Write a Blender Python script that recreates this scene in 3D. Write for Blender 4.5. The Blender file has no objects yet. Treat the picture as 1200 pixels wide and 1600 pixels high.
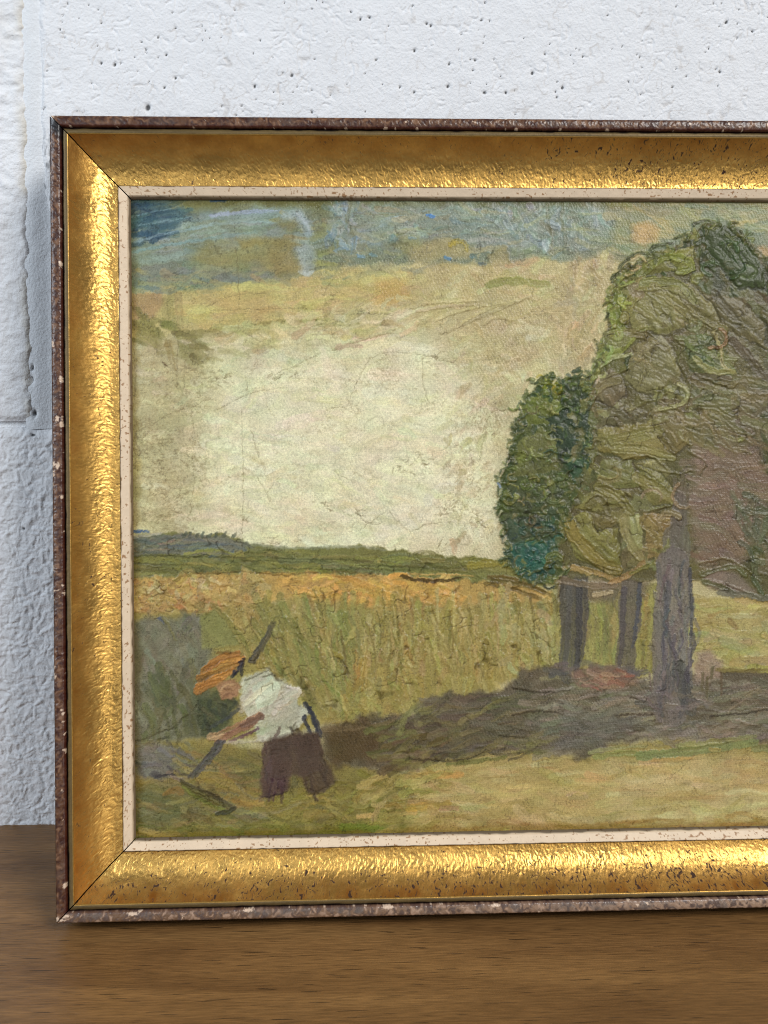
import bpy, math
import numpy as np

# ------------------------------------------------------------------ camera, world, lamps, exposure
scene = bpy.context.scene
col = scene.collection
cam_d = bpy.data.cameras.new("camera")
cam = bpy.data.objects.new("camera", cam_d)
col.objects.link(cam)
cam.location = (0.13664, -0.55758, 0.28597)
cam.rotation_euler = (1.386325, 0.000071, -0.039049)
cam_d.sensor_fit = 'VERTICAL'
cam_d.sensor_height = 36.0
cam_d.sensor_width = 27.0
cam_d.lens = 1606.74 / 1600 * 36
cam_d.clip_start = 0.01
cam_d.clip_end = 50
cam_d.dof.use_dof = True
cam_d.dof.focus_distance = 0.53
cam_d.dof.aperture_fstop = 18
scene.camera = cam

world = bpy.data.worlds.new("World")
scene.world = world
world.use_nodes = True
bg = world.node_tree.nodes["Background"]
bg.inputs[0].default_value = (0.80, 0.88, 1.0, 1)
bg.inputs[1].default_value = 0.12


def area(name, loc, target, sx, sy, power, colr):
    ld = bpy.data.lights.new(name, 'AREA')
    ld.shape = 'RECTANGLE'
    ld.size = sx
    ld.size_y = sy
    ld.energy = power
    ld.color = colr
    o = bpy.data.objects.new(name, ld)
    col.objects.link(o)
    o.location = loc
    d = np.array(target) - np.array(loc)
    from mathutils import Vector
    o.rotation_euler = Vector(d).to_track_quat('-Z', 'Y').to_euler()
    return o


# daylight from the windows of the room: the main one high on the right, cool light from the left; two narrow strips added for gilt highlights
area("window_light_main", (1.85, -2.30, 2.15), (0.2, 0, 0.2), 1.2, 1.0, 80, (1.0, 0.98, 0.95))
area("gilt_strip_right", (0.98, -1.75, 0.08), (0.2, 0, 0.2), 0.32, 0.7, 2.6, (1.0, 0.95, 0.86))  # added strip, set low for highlights on gilt and canvas
area("gilt_strip_back", (-0.42, -2.1, 0.45), (0.1, 0, 0.2), 0.3, 1.3, 2.6, (0.97, 0.98, 1.0))  # added strip for highlights at the left gilt corners
area("window_light_left", (-1.15, -1.05, 0.95), (0.0, 0, 0.3), 0.7, 0.9, 16.5, (0.80, 0.90, 1.0))

scene.view_settings.view_transform = 'Standard'
scene.view_settings.look = 'None'
scene.view_settings.exposure = 0.0
scene.view_settings.gamma = 1.0
scene.render.engine = 'CYCLES'
scene.cycles.use_denoising = True
scene.cycles.max_bounces = 5
scene.cycles.filter_width = 0.95

# ------------------------------------------------------------------ numbers
K = 0.0003                       # metres per design unit
FH, FW = 1262 * K, 1616 * K      # outside of the frame
DEP = 0.044                      # depth of the moulding
RW = 113 * K                     # width of the moulding
LEAN = 0.182182
BASE_Y = -0.070593
OW, OH = FW - 2 * RW, FH - 2 * RW
CANV = DEP - 0.0185              # canvas plane above the back of the frame
# canvas metres (right, down from the opening's corner) -> drawing units used below
HC = np.array([[3253.43517, 25.83500, 204.73873], [38.10382, 3213.68231, 311.97872], [0.0766416, 0.0048456, 1.0]])
HCI = np.linalg.inv(HC)
HW = np.array([[2737.41101, -185.18626, 172.50751], [32.06021, -2901.61430, 1285.88468], [0.0644856, -0.3083240, 1.0]])
HWI = np.linalg.inv(HW)
rng = np.random.default_rng(11)


def lin(c):
    c = np.asarray(c, float)
    if c.max() > 1.5:
        c = c / 255.0
    return np.where(c <= 0.04045, c / 12.92, ((np.clip(c, 0, None) + 0.055) / 1.055) ** 2.4)


# ------------------------------------------------------------------ noise
TAB = np.random.default_rng(5).random((512, 512)).astype(np.float32)


def vn(x, y, seed=0):
    """smooth value noise in -1..1"""
    x = np.asarray(x, np.float32) + np.float32(seed * 37.31 % 512)
    y = np.asarray(y, np.float32) + np.float32(seed * 91.77 % 512)
    xi = np.floor(x).astype(np.int32)
    yi = np.floor(y).astype(np.int32)
    fx = x - xi
    fy = y - yi
    fx = fx * fx * (3 - 2 * fx)
    fy = fy * fy * (3 - 2 * fy)
    x0, x1, y0, y1 = xi & 511, (xi + 1) & 511, yi & 511, (yi + 1) & 511
    a = TAB[y0, x0] * (1 - fx) + TAB[y0, x1] * fx
    b = TAB[y1, x0] * (1 - fx) + TAB[y1, x1] * fx
    return (a * (1 - fy) + b * fy) * 2 - 1


def fbm(x, y, seed=0, octs=4):
    s = 0
    a = 1.0
    t = 0
    for i in range(octs):
        s = s + a * vn(x * 2 ** i, y * 2 ** i, seed + i * 7)
        t += a
        a *= 0.55
    return s / t


def sm(a, b, x):
    t = np.clip((x - a) / (b - a), 0, 1)
    return t * t * (3 - 2 * t)


# ------------------------------------------------------------------ mesh helpers
def link_mesh(name, me, mat, parent=None):
    o = bpy.data.objects.new(name, me)
    col.objects.link(o)
    if mat:
        me.materials.append(mat)
    if parent:
        o.parent = parent
    return o


def grid_mesh(name, P, mat, parent=None, color=None, extra=None, flip=False, uv=None):
    """P: (rows, cols, 3)"""
    ny, nx = P.shape[:2]
    me = bpy.data.meshes.new(name)
    me.vertices.add(ny * nx)
    me.vertices.foreach_set("co", P.reshape(-1).astype(np.float32))
    i = np.arange(ny * nx).reshape(ny, nx)
    q = [i[:-1, :-1], i[:-1, 1:], i[1:, 1:], i[1:, :-1]]
    if flip:
        q = q[::-1]
    q = np.stack(q, -1).reshape(-1, 4)
    n = len(q)
    me.loops.add(n * 4)
    me.loops.foreach_set("vertex_index", q.reshape(-1).astype(np.int32))
    me.polygons.add(n)
    me.polygons.foreach_set("loop_start", np.arange(0, n * 4, 4, dtype=np.int32))
    me.polygons.foreach_set("use_smooth", np.ones(n, dtype=bool))
    me.update(calc_edges=True)
    if color is not None:
        c = np.ones((ny * nx, 4), np.float32)
        c[:, :3] = color.reshape(-1, 3)
        at = me.attributes.new("Col", 'FLOAT_COLOR', 'POINT')
        at.data.foreach_set("color", c.reshape(-1))
    for k_, v in (extra or {}).items():
        at = me.attributes.new(k_, 'FLOAT', 'POINT')
        at.data.foreach_set("value", np.ascontiguousarray(np.broadcast_to(v, (ny, nx)), np.float32).reshape(-1))
    if uv is not None:
        at = me.attributes.new("tex", 'FLOAT_VECTOR', 'POINT')
        w = np.zeros((ny * nx, 3), np.float32)
        w[:, :2] = uv.reshape(-1, 2)
        at.data.foreach_set("vector", w.reshape(-1))
    return link_mesh(name, me, mat, parent)


def poly_mesh(name, verts, faces, mat, parent=None, smooth=False):
    me = bpy.data.meshes.new(name)
    me.from_pydata([tuple(map(float, v)) for v in verts], [], faces)
    if smooth:
        me.polygons.foreach_set("use_smooth", [True] * len(me.polygons))
    me.update()
    return link_mesh(name, me, mat, parent)


# ------------------------------------------------------------------ materials
def new_mat(name):
    m = bpy.data.materials.new(name)
    m.use_nodes = True
    nt = m.node_tree
    b = nt.nodes["Principled BSDF"]
    return m, nt, b


def attr(nt, name):
    n = nt.nodes.new("ShaderNodeAttribute")
    n.attribute_name = name
    return n


def painted_mat(name, rough, noise_scale, bump, bump_scale, spec=0.5, use_metal=False, coat=0.0, var=0.08, coord="obj"):
    """vertex colour of the thing itself x fine procedural variation + fine relief"""
    m, nt, b = new_mat(name)
    L = nt.links
    a = attr(nt, "Col")
    tc = nt.nodes.new("ShaderNodeTexCoord")
    no = nt.nodes.new("ShaderNodeTexNoise")
    no.inputs["Scale"].default_value = noise_scale
    no.inputs["Detail"].default_value = 4
    L.new(tc.outputs["Object"], no.inputs["Vector"])
    mr = nt.nodes.new("ShaderNodeMapRange")
    mr.inputs[3].default_value = 1 - var
    mr.inputs[4].default_value = 1 + var
    mr.clamp = False
    L.new(no.outputs["Fac"], mr.inputs[0])
    mx = nt.nodes.new("ShaderNodeVectorMath")
    mx.operation = 'SCALE'
    L.new(a.outputs["Color"], mx.inputs[0])
    L.new(mr.outputs[0], mx.inputs["Scale"])
    L.new(mx.outputs[0], b.inputs["Base Color"])
    b.inputs["Specular IOR Level"].default_value = spec
    b.inputs["Coat Weight"].default_value = coat
    b.inputs["Coat Roughness"].default_value = 0.25
    if use_metal:
        L.new(attr(nt, "metal").outputs["Fac"], b.inputs["Metallic"])
        L.new(attr(nt, "rough").outputs["Fac"], b.inputs["Roughness"])
    else:
        r2 = nt.nodes.new("ShaderNodeMapRange")
        r2.inputs[3].default_value = rough - 0.1
        r2.inputs[4].default_value = rough + 0.1
        L.new(no.outputs["Fac"], r2.inputs[0])
        L.new(r2.outputs[0], b.inputs["Roughness"])
    nb = nt.nodes.new("ShaderNodeTexNoise")
    nb.inputs["Scale"].default_value = bump_scale
    nb.inputs["Detail"].default_value = 3
    L.new(tc.outputs["Object"], nb.inputs["Vector"])
    bp = nt.nodes.new("ShaderNodeBump")
    bp.inputs["Strength"].default_value = 1.0
    bp.inputs["Distance"].default_value = bump
    L.new(nb.outputs["Fac"], bp.inputs["Height"])
    L.new(bp.outputs[0], b.inputs["Normal"])
    return m


M_wall = painted_mat("white_masonry_paint", 0.6, 400, 0.00045, 750, spec=0.3, var=0.03)
M_cove = painted_mat("worn_gilt", 0.3, 700, 0.00007, 1900, use_metal=True, var=0.15)
M_lip = painted_mat("mottled_brown_lacquer", 0.34, 900, 0.00012, 1100, spec=0.6, var=0.2)
M_slip = painted_mat("cream_gesso", 0.5, 800, 0.00005, 900, spec=0.35, var=0.05)


def canvas_mat():
    m, nt, b = new_mat("oil_paint_on_canvas")
    L = nt.links
    a = attr(nt, "Col")
    tx = attr(nt, "tex")
    no = nt.nodes.new("ShaderNodeTexNoise")
    no.inputs["Scale"].default_value = 1500
    no.inputs["Detail"].default_value = 3
    L.new(tx.outputs["Vector"], no.inputs["Vector"])
    mr = nt.nodes.new("ShaderNodeMapRange")
    mr.inputs[3].default_value = 0.72
    mr.inputs[4].default_value = 1.28
    L.new(no.outputs["Fac"], mr.inputs[0])
    mx = nt.nodes.new("ShaderNodeVectorMath")
    mx.operation = 'SCALE'
    L.new(a.outputs["Color"], mx.inputs[0])
    L.new(mr.outputs[0], mx.inputs["Scale"])
    L.new(mx.outputs[0], b.inputs["Base Color"])
    b.inputs["Roughness"].default_value = 0.37
    b.inputs["Specular IOR Level"].default_value = 0.34
    # woven threads
    waves = []
    for rot in (0.0, math.pi / 2):
        mp = nt.nodes.new("ShaderNodeMapping")
        mp.inputs["Rotation"].default_value = (0, 0, rot + 0.02)
        L.new(tx.outputs["Vector"], mp.inputs["Vector"])
        w = nt.nodes.new("ShaderNodeTexWave")
        w.inputs["Scale"].default_value = 300
        w.inputs["Distortion"].default_value = 2.5
        w.inputs["Detail"].default_value = 1
        w.inputs["Detail Scale"].default_value = 1.5
        L.new(mp.outputs[0], w.inputs["Vector"])
        waves.append(w)
    ad = nt.nodes.new("ShaderNodeMath")
    ad.operation = 'MULTIPLY'
    L.new(waves[0].outputs["Fac"], ad.inputs[0])
    L.new(waves[1].outputs["Fac"], ad.inputs[1])
    wv = attr(nt, "weave")
    m2 = nt.nodes.new("ShaderNodeMath")
    m2.operation = 'MULTIPLY'
    sc_ = nt.nodes.new("ShaderNodeMath")
    sc_.operation = 'MULTIPLY'
    sc_.inputs[1].default_value = 0.25
    L.new(ad.outputs[0], sc_.inputs[0])
    L.new(sc_.outputs[0], m2.inputs[0])
    L.new(wv.outputs["Fac"], m2.inputs[1])
    nb = nt.nodes.new("ShaderNodeTexNoise")
    nb.inputs["Scale"].default_value = 1300
    nb.inputs["Detail"].default_value = 3
    L.new(tx.outputs["Vector"], nb.inputs["Vector"])
    m3 = nt.nodes.new("ShaderNodeMath")
    m3.operation = 'MULTIPLY_ADD'
    L.new(nb.outputs["Fac"], m3.inputs[0])
    m3.inputs[1].default_value = 0.7
    L.new(m2.outputs[0], m3.inputs[2])
    bp = nt.nodes.new("ShaderNodeBump")
    bp.inputs["Strength"].default_value = 1.0
    bp.inputs["Distance"].default_value = 0.00016
    L.new(m3.outputs[0], bp.inputs["Height"])
    L.new(bp.outputs[0], b.inputs["Normal"])
    return m


M_canvas = canvas_mat()


def wood_mat():
    m, nt, b = new_mat("brown_shelf_wood")
    L = nt.links
    tc = nt.nodes.new("ShaderNodeTexCoord")

    def noise(scale3, scale, detail, dist=0.0):
        mp = nt.nodes.new("ShaderNodeMapping")
        mp.inputs["Scale"].default_value = scale3
        mp.inputs["Rotation"].default_value = (0, 0, 0.035)
        L.new(tc.outputs["Object"], mp.inputs["Vector"])
        n = nt.nodes.new("ShaderNodeTexNoise")
        n.inputs["Scale"].default_value = scale
        n.inputs["Detail"].default_value = detail
        n.inputs["Distortion"].default_value = dist
        L.new(mp.outputs[0], n.inputs["Vector"])
        return n
    big = noise((0.35, 2.6, 1), 14, 4, 0.8)
    fib = noise((0.09, 1.0, 1), 1000, 4)
    pore = noise((0.05, 1.0, 1), 900, 1, 0.1)
    cr = nt.nodes.new("ShaderNodeValToRGB")
    e = cr.color_ramp.elements
    e[0].position = 0.28
    e[0].color = (*lin((104, 72, 40)), 1)
    e[1].position = 0.75
    e[1].color = (*lin((152, 113, 68)), 1)
    L.new(big.outputs["Fac"], cr.inputs[0])
    mr = nt.nodes.new("ShaderNodeMapRange")
    mr.inputs[1].default_value = 0.25
    mr.inputs[2].default_value = 0.75
    mr.inputs[3].default_value = 0.64
    mr.inputs[4].default_value = 1.32
    L.new(fib.outputs["Fac"], mr.inputs[0])
    po = nt.nodes.new("ShaderNodeMapRange")
    po.inputs[1].default_value = 0.675
    po.inputs[2].default_value = 0.71
    po.inputs[3].default_value = 1.0
    po.inputs[4].default_value = 0.30
    L.new(pore.outputs["Fac"], po.inputs[0])
    mm = nt.nodes.new("ShaderNodeMath")
    mm.operation = 'MULTIPLY'
    L.new(mr.outputs[0], mm.inputs[0])
    L.new(po.outputs[0], mm.inputs[1])
    mx = nt.nodes.new("ShaderNodeVectorMath")
    mx.operation = 'SCALE'
    L.new(cr.outputs[0], mx.inputs[0])
    L.new(mm.outputs[0], mx.inputs["Scale"])
    L.new(mx.outputs[0], b.inputs["Base Color"])
    b.inputs["Roughness"].default_value = 0.4
    b.inputs["Specular IOR Level"].default_value = 0.4
    bp = nt.nodes.new("ShaderNodeBump")
    bp.inputs["Distance"].default_value = 0.0003
    bp.inputs["Strength"].default_value = 0.6
    L.new(mm.outputs[0], bp.inputs["Height"])
    L.new(bp.outputs[0], b.inputs["Normal"])
    return m


M_wood = wood_mat()


def plain_mat(name, c, rough=0.7):
    m, nt, b = new_mat(name)
    no = nt.nodes.new("ShaderNodeTexNoise")
    no.inputs["Scale"].default_value = 120
    cr = nt.nodes.new("ShaderNodeValToRGB")
    c = lin(c)
    cr.color_ramp.elements[0].color = (*(c * 0.75), 1)
    cr.color_ramp.elements[1].color = (*(c * 1.2), 1)
    nt.links.new(no.outputs["Fac"], cr.inputs[0])
    nt.links.new(cr.outputs[0], b.inputs["Base Color"])
    b.inputs["Roughness"].default_value = rough
    return m


M_raw = plain_mat("raw_frame_wood", (52, 36, 26))
M_back = plain_mat("hardboard", (95, 70, 48))

# ------------------------------------------------------------------ wall of painted concrete blocks


def px_wall(x, y):
    q = HWI @ np.array([x, y, 1.0])
    return q[:2] / q[2]


def wall_color(X, Z, seed):
    base = np.ones(X.shape + (3,)) * lin((232, 233, 236))
    t = fbm(X * 60, Z * 60, seed + 3, 3)
    base *= (1 + 0.03 * t)[..., None]
    return base


def pit_field(X, Z, pits):
    d = np.zeros(X.shape)
    m = np.zeros(X.shape)
    for (px, pz, r, asp, ang) in pits:
        ix = np.abs(X - px) < r * 4
        iz = np.abs(Z - pz) < r * 4
        w = np.where(ix & iz)
        if not len(w[0]):
            continue
        dx = X[w] - px
        dz = Z[w] - pz
        a = dx * math.cos(ang) + dz * math.sin(ang)
        b = -dx * math.sin(ang) + dz * math.cos(ang)
        q = (a / (r * asp)) ** 2 + (b / r) ** 2
        d[w] = np.maximum(d[w], np.exp(-q * 0.9))
        m[w] = np.maximum(m[w], 1 - sm(0.35, 1.3, q))
    return d, m


def span(*segs):
    out = []
    for a, b, st in segs:
        n = max(2, int(round(abs(b - a) / st)) + 1)
        v = np.linspace(a, b, n)
        out.append(v if not out else v[1:])
    return np.concatenate(out)


wall_root = grid_mesh("wall", np.stack(np.meshgrid(np.linspace(-0.16, 0.80, 60), [0.004], np.linspace(-0.25, 0.69, 60), indexing='ij'), -1)[:, 0].transpose(1, 0, 2), M_wall,
                      color=np.ones((60, 60, 3)) * lin((228, 229, 231)))
wall_root["kind"] = "structure"
wall_root["label"] = "white painted concrete block wall behind the framed painting"


def block(xs, zs, x0f, x1f, z0, z1, kind, seed, pits):
    """one concrete block: rough painted face with rounded arrises"""
    X, Z = np.meshgrid(xs, zs)
    # move the side columns on to the crooked edges of the block
    tx = (X - xs[0]) / (xs[-1] - xs[0])
    e0 = x0f(Z) if x0f else xs[0]
    e1 = x1f(Z) if x1f else xs[-1]
    X = X + (e0 - xs[0]) * (1 - tx) ** 6 + (e1 - xs[-1]) * tx ** 6
    dist = np.minimum(np.minimum(X - e0, e1 - X), np.minimum(Z - z0, z1 - Z))
    d = np.zeros(X.shape)
    if kind == 'pitted':
        d += 0.00022 * fbm(X * 240, Z * 240, seed, 4) + 0.0003 * fbm(X * 40, Z * 40, seed + 40, 2)
        wx = X + 0.0016 * vn(X * 260, Z * 260, seed + 5)
        wz = Z + 0.0016 * vn(X * 260, Z * 260, seed + 6)
        r = vn(wx * 330, wz * 330, seed + 1)
        gate = sm(0.0, 0.5, vn(X * 170, Z * 170, seed + 9))
        d += -0.00055 * sm(0.80, 1.0, 1 - np.abs(r)) * gate          # broken crescent-shaped creases in the paint
        d += 0.00018 * sm(0.1, 0.7, fbm(wx * 420, wz * 420, seed + 2, 2))
    elif kind == 'lumpy':
        wx = X + 0.002 * vn(X * 200, Z * 200, seed + 5)
        wz = Z + 0.002 * vn(X * 200, Z * 200, seed + 6)
        d += 0.0009 * fbm(wx * 400, wz * 400, seed, 3) + 0.0006 * np.abs(vn(wx * 420, wz * 420, seed + 4))
    else:
        wx = X + 0.002 * vn(X * 160, Z * 160, seed + 5)
        d += 0.0011 * fbm(wx * 190, Z * 230, seed, 4)
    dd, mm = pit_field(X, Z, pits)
    d = d - 0.0012 * dd
    edge = 0.0050 * (1 + 0.4 * vn(X * 150, Z * 150, seed + 8))
    d = d - (0.0030 if kind == 'lumpy' else 0.0022) * (1 - sm(0, 1, dist / edge)) ** 1.3
    C = wall_color(X, Z, seed)
    C = C * (1 - mm[..., None] * 0.88)                                # dark pinholes: bare concrete, with the holes' shade put into the colour
    if kind != 'lumpy':
        cre = sm(0.80, 1.0, 1 - np.abs(vn((X + 0.0016 * vn(X * 260, Z * 260, seed + 5)) * 330, (Z + 0.0016 * vn(X * 260, Z * 260, seed + 6)) * 330, seed + 1)))
        cre = cre * sm(0.1, 0.6, vn(X * 150, Z * 150, seed + 9)) if kind == 'pitted' else cre * 0.0
        C *= (1 - 0.20 * cre[..., None] * np.array([0.8, 0.95, 1.1]))  # creases also darkened in colour, standing in for their shading
    if kind == 'side':                                                # beige stain along the joint
        st = sm(0.009, 0.001, e1 - X) * sm(-0.3, 0.5, fbm(X * 120, Z * 60, seed + 20, 3))
        C *= 1 - st[..., None] * np.array([0.16, 0.22, 0.34])
        st = sm(0.24, 0.75, fbm(X * 40, Z * 18, seed + 22, 3)) * sm(0.30, 0.40, Z)
        C *= 1 - st[..., None] * np.array([0.06, 0.11, 0.19])
    if kind == 'pitted':                                              # grey scuffing beside the frame corner
        sc = sm(0.012, 0.002, np.abs(X + 0.0145 + 0.04 * (0.36 - Z))) * sm(0.386, 0.37, Z) * sm(0.318, 0.332, Z) * sm(0.0, 0.5, fbm(X * 900, Z * 300, seed + 30, 2))
        C *= 1 - 0.62 * sc[..., None]
    P = np.stack([X, -d, Z], -1)
    # close the block round its sides
    P = np.concatenate([P[:1] + np.array([0, 0.02, 0]), P, P[-1:] + np.array([0, 0.02, 0])], 0)
    C = np.concatenate([C[:1], C, C[-1:]], 0)
    P = np.concatenate([P[:, :1] + np.array([0, 0.02, 0]), P, P[:, -1:] + np.array([0, 0.02, 0])], 1)
    C = np.concatenate([C[:, :1], C, C[:, -1:]], 1)
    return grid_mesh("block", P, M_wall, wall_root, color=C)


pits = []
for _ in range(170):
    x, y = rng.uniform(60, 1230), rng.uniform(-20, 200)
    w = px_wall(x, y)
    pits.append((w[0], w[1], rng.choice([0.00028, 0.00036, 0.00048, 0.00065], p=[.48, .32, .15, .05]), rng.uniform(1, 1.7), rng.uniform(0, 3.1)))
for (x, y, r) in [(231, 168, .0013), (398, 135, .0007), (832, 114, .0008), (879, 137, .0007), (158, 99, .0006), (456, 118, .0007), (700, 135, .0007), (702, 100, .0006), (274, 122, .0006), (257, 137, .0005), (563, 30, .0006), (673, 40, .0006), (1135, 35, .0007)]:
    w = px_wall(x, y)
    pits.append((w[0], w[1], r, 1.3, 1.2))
ZB = 0.2325                       # bed joint
jl = lambda Z: -0.0288 + 0.043 * (Z - 0.235) + 0.0009 * vn(Z * 130, Z * 0, 3) + 0.0005 * vn(Z * 420, Z * 0, 4)
jr = lambda Z: -0.0165 - 0.002 * sm(0.42, 0.36, Z) + 0.022 * sm(0.35, 0.30, Z) + 0.0006 * vn(Z * 150, Z * 0, 7)
block(span((-0.0165, -0.004, .0006), (-0.004, 0.365, .00052), (0.365, 0.42, .004)), span((ZB, 0.30, .004), (0.30, 0.376, .0011), (0.376, 0.455, .00052)),
      jr, None, ZB, 0.4545, 'pitted', 1, pits)
block(span((-0.10, -0.066, .003), (-0.066, -0.0288, .0006)), span((ZB, 0.455, .0006)), None, jl, ZB, 0.4545, 'side', 2, [])
block(span((-0.10, -0.066, .003), (-0.066, 0.0, .00055), (0.0, 0.36, .006)), span((-0.004, 0.0, .002), (0.0, 0.2294, .00055)), None, None, -0.02, 0.2302, 'lumpy', 3,
      [(px_wall(37, 826)[0], px_wall(37, 826)[1], .0009, 1.2, .4), (px_wall(52, 680)[0], px_wall(52, 680)[1], .0008, 1.5, .1)])
# the neighbouring blocks, coarser
block(span((0.430, 0.80, .003)), span((ZB, 0.455, .003)), None, None, ZB, 0.4545, 'pitted', 5, [])
block(span((0.372, 0.80, .003)), span((-0.004, 0.2294, .003)), None, None, -0.02, 0.2302, 'lumpy', 6, [])
block(span((-0.16, 0.20, .0025)), span((0.463, 0.69, .0025)), None, None, 0.463, 0.69, 'pitted', 7, [])
block(span((0.21, 0.80, .0025)), span((0.463, 0.69, .0025)), None, None, 0.463, 0.69, 'pitted', 8, [])
# smooth mortar of the upright joint, flush and rubbed, and the bed joint under it
mx_, mz_ = np.meshgrid(span((-0.034, 0.012, .0007)), span((ZB - 0.004, 0.455, .0011)))
u_ = (mx_ - jl(mz_)) / 0.018
md = 0.0016 - 0.0010 * np.cos(np.clip(u_, -0.3, 1.3) * 6.28) * 0.6 - 0.0005 * fbm(mx_ * 70, mz_ * 40, 12, 3)
md = md - 0.0004
mc = np.ones(mx_.shape + (3,)) * lin((226, 229, 233))
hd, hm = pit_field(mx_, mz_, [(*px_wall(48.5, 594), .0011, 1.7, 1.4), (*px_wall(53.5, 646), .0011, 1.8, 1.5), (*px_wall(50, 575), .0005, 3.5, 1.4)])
md = md + 0.002 * hd
mc *= (1 - 0.93 * hm[..., None])  # shade of the mortar holes put into the colour
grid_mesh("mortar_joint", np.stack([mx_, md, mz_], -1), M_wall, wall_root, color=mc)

# ------------------------------------------------------------------ shelf


def shelf():
    x0, x1, y0, y1, t, r = -0.45, 0.95, -0.30, 0.012, 0.032, 0.003
    prof = [(y1, -t), (y1, 0.0)] + [(y, 0.0) for y in np.linspace(0, y0 + r, 10)] + [(y0 + r - r * math.sin(a), -r + r * math.cos(a)) for a in np.linspace(0.3, math.pi / 2, 5)] + [(y0, -t + r), (y0 + r, -t)]
    xs = np.linspace(x0, x1, 8)
    P = np.array([[(x, y, z) for (y, z) in prof + [prof[0]]] for x in xs])
    o = grid_mesh("shelf", P, M_wood)
    o.data.polygons.foreach_set("use_smooth", [False] * len(o.data.polygons))
    n = len(prof)
    return o


sh = shelf()
sh["label"] = "brown wooden shelf board the framed painting stands on"
sh["category"] = "shelf"

# ------------------------------------------------------------------ framed painting
root = bpy.data.objects.new("framed_painting", None)
col.objects.link(root)
root.empty_display_size = 0.05
root.location = (FW / 2, BASE_Y, 0.0)
root.rotation_euler = (-LEAN, 0, 0)
root["label"] = "small oil landscape with trees and a stooping reaper in a worn gilt frame"
root["category"] = "painting"

U = K                             # one profile unit


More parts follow.
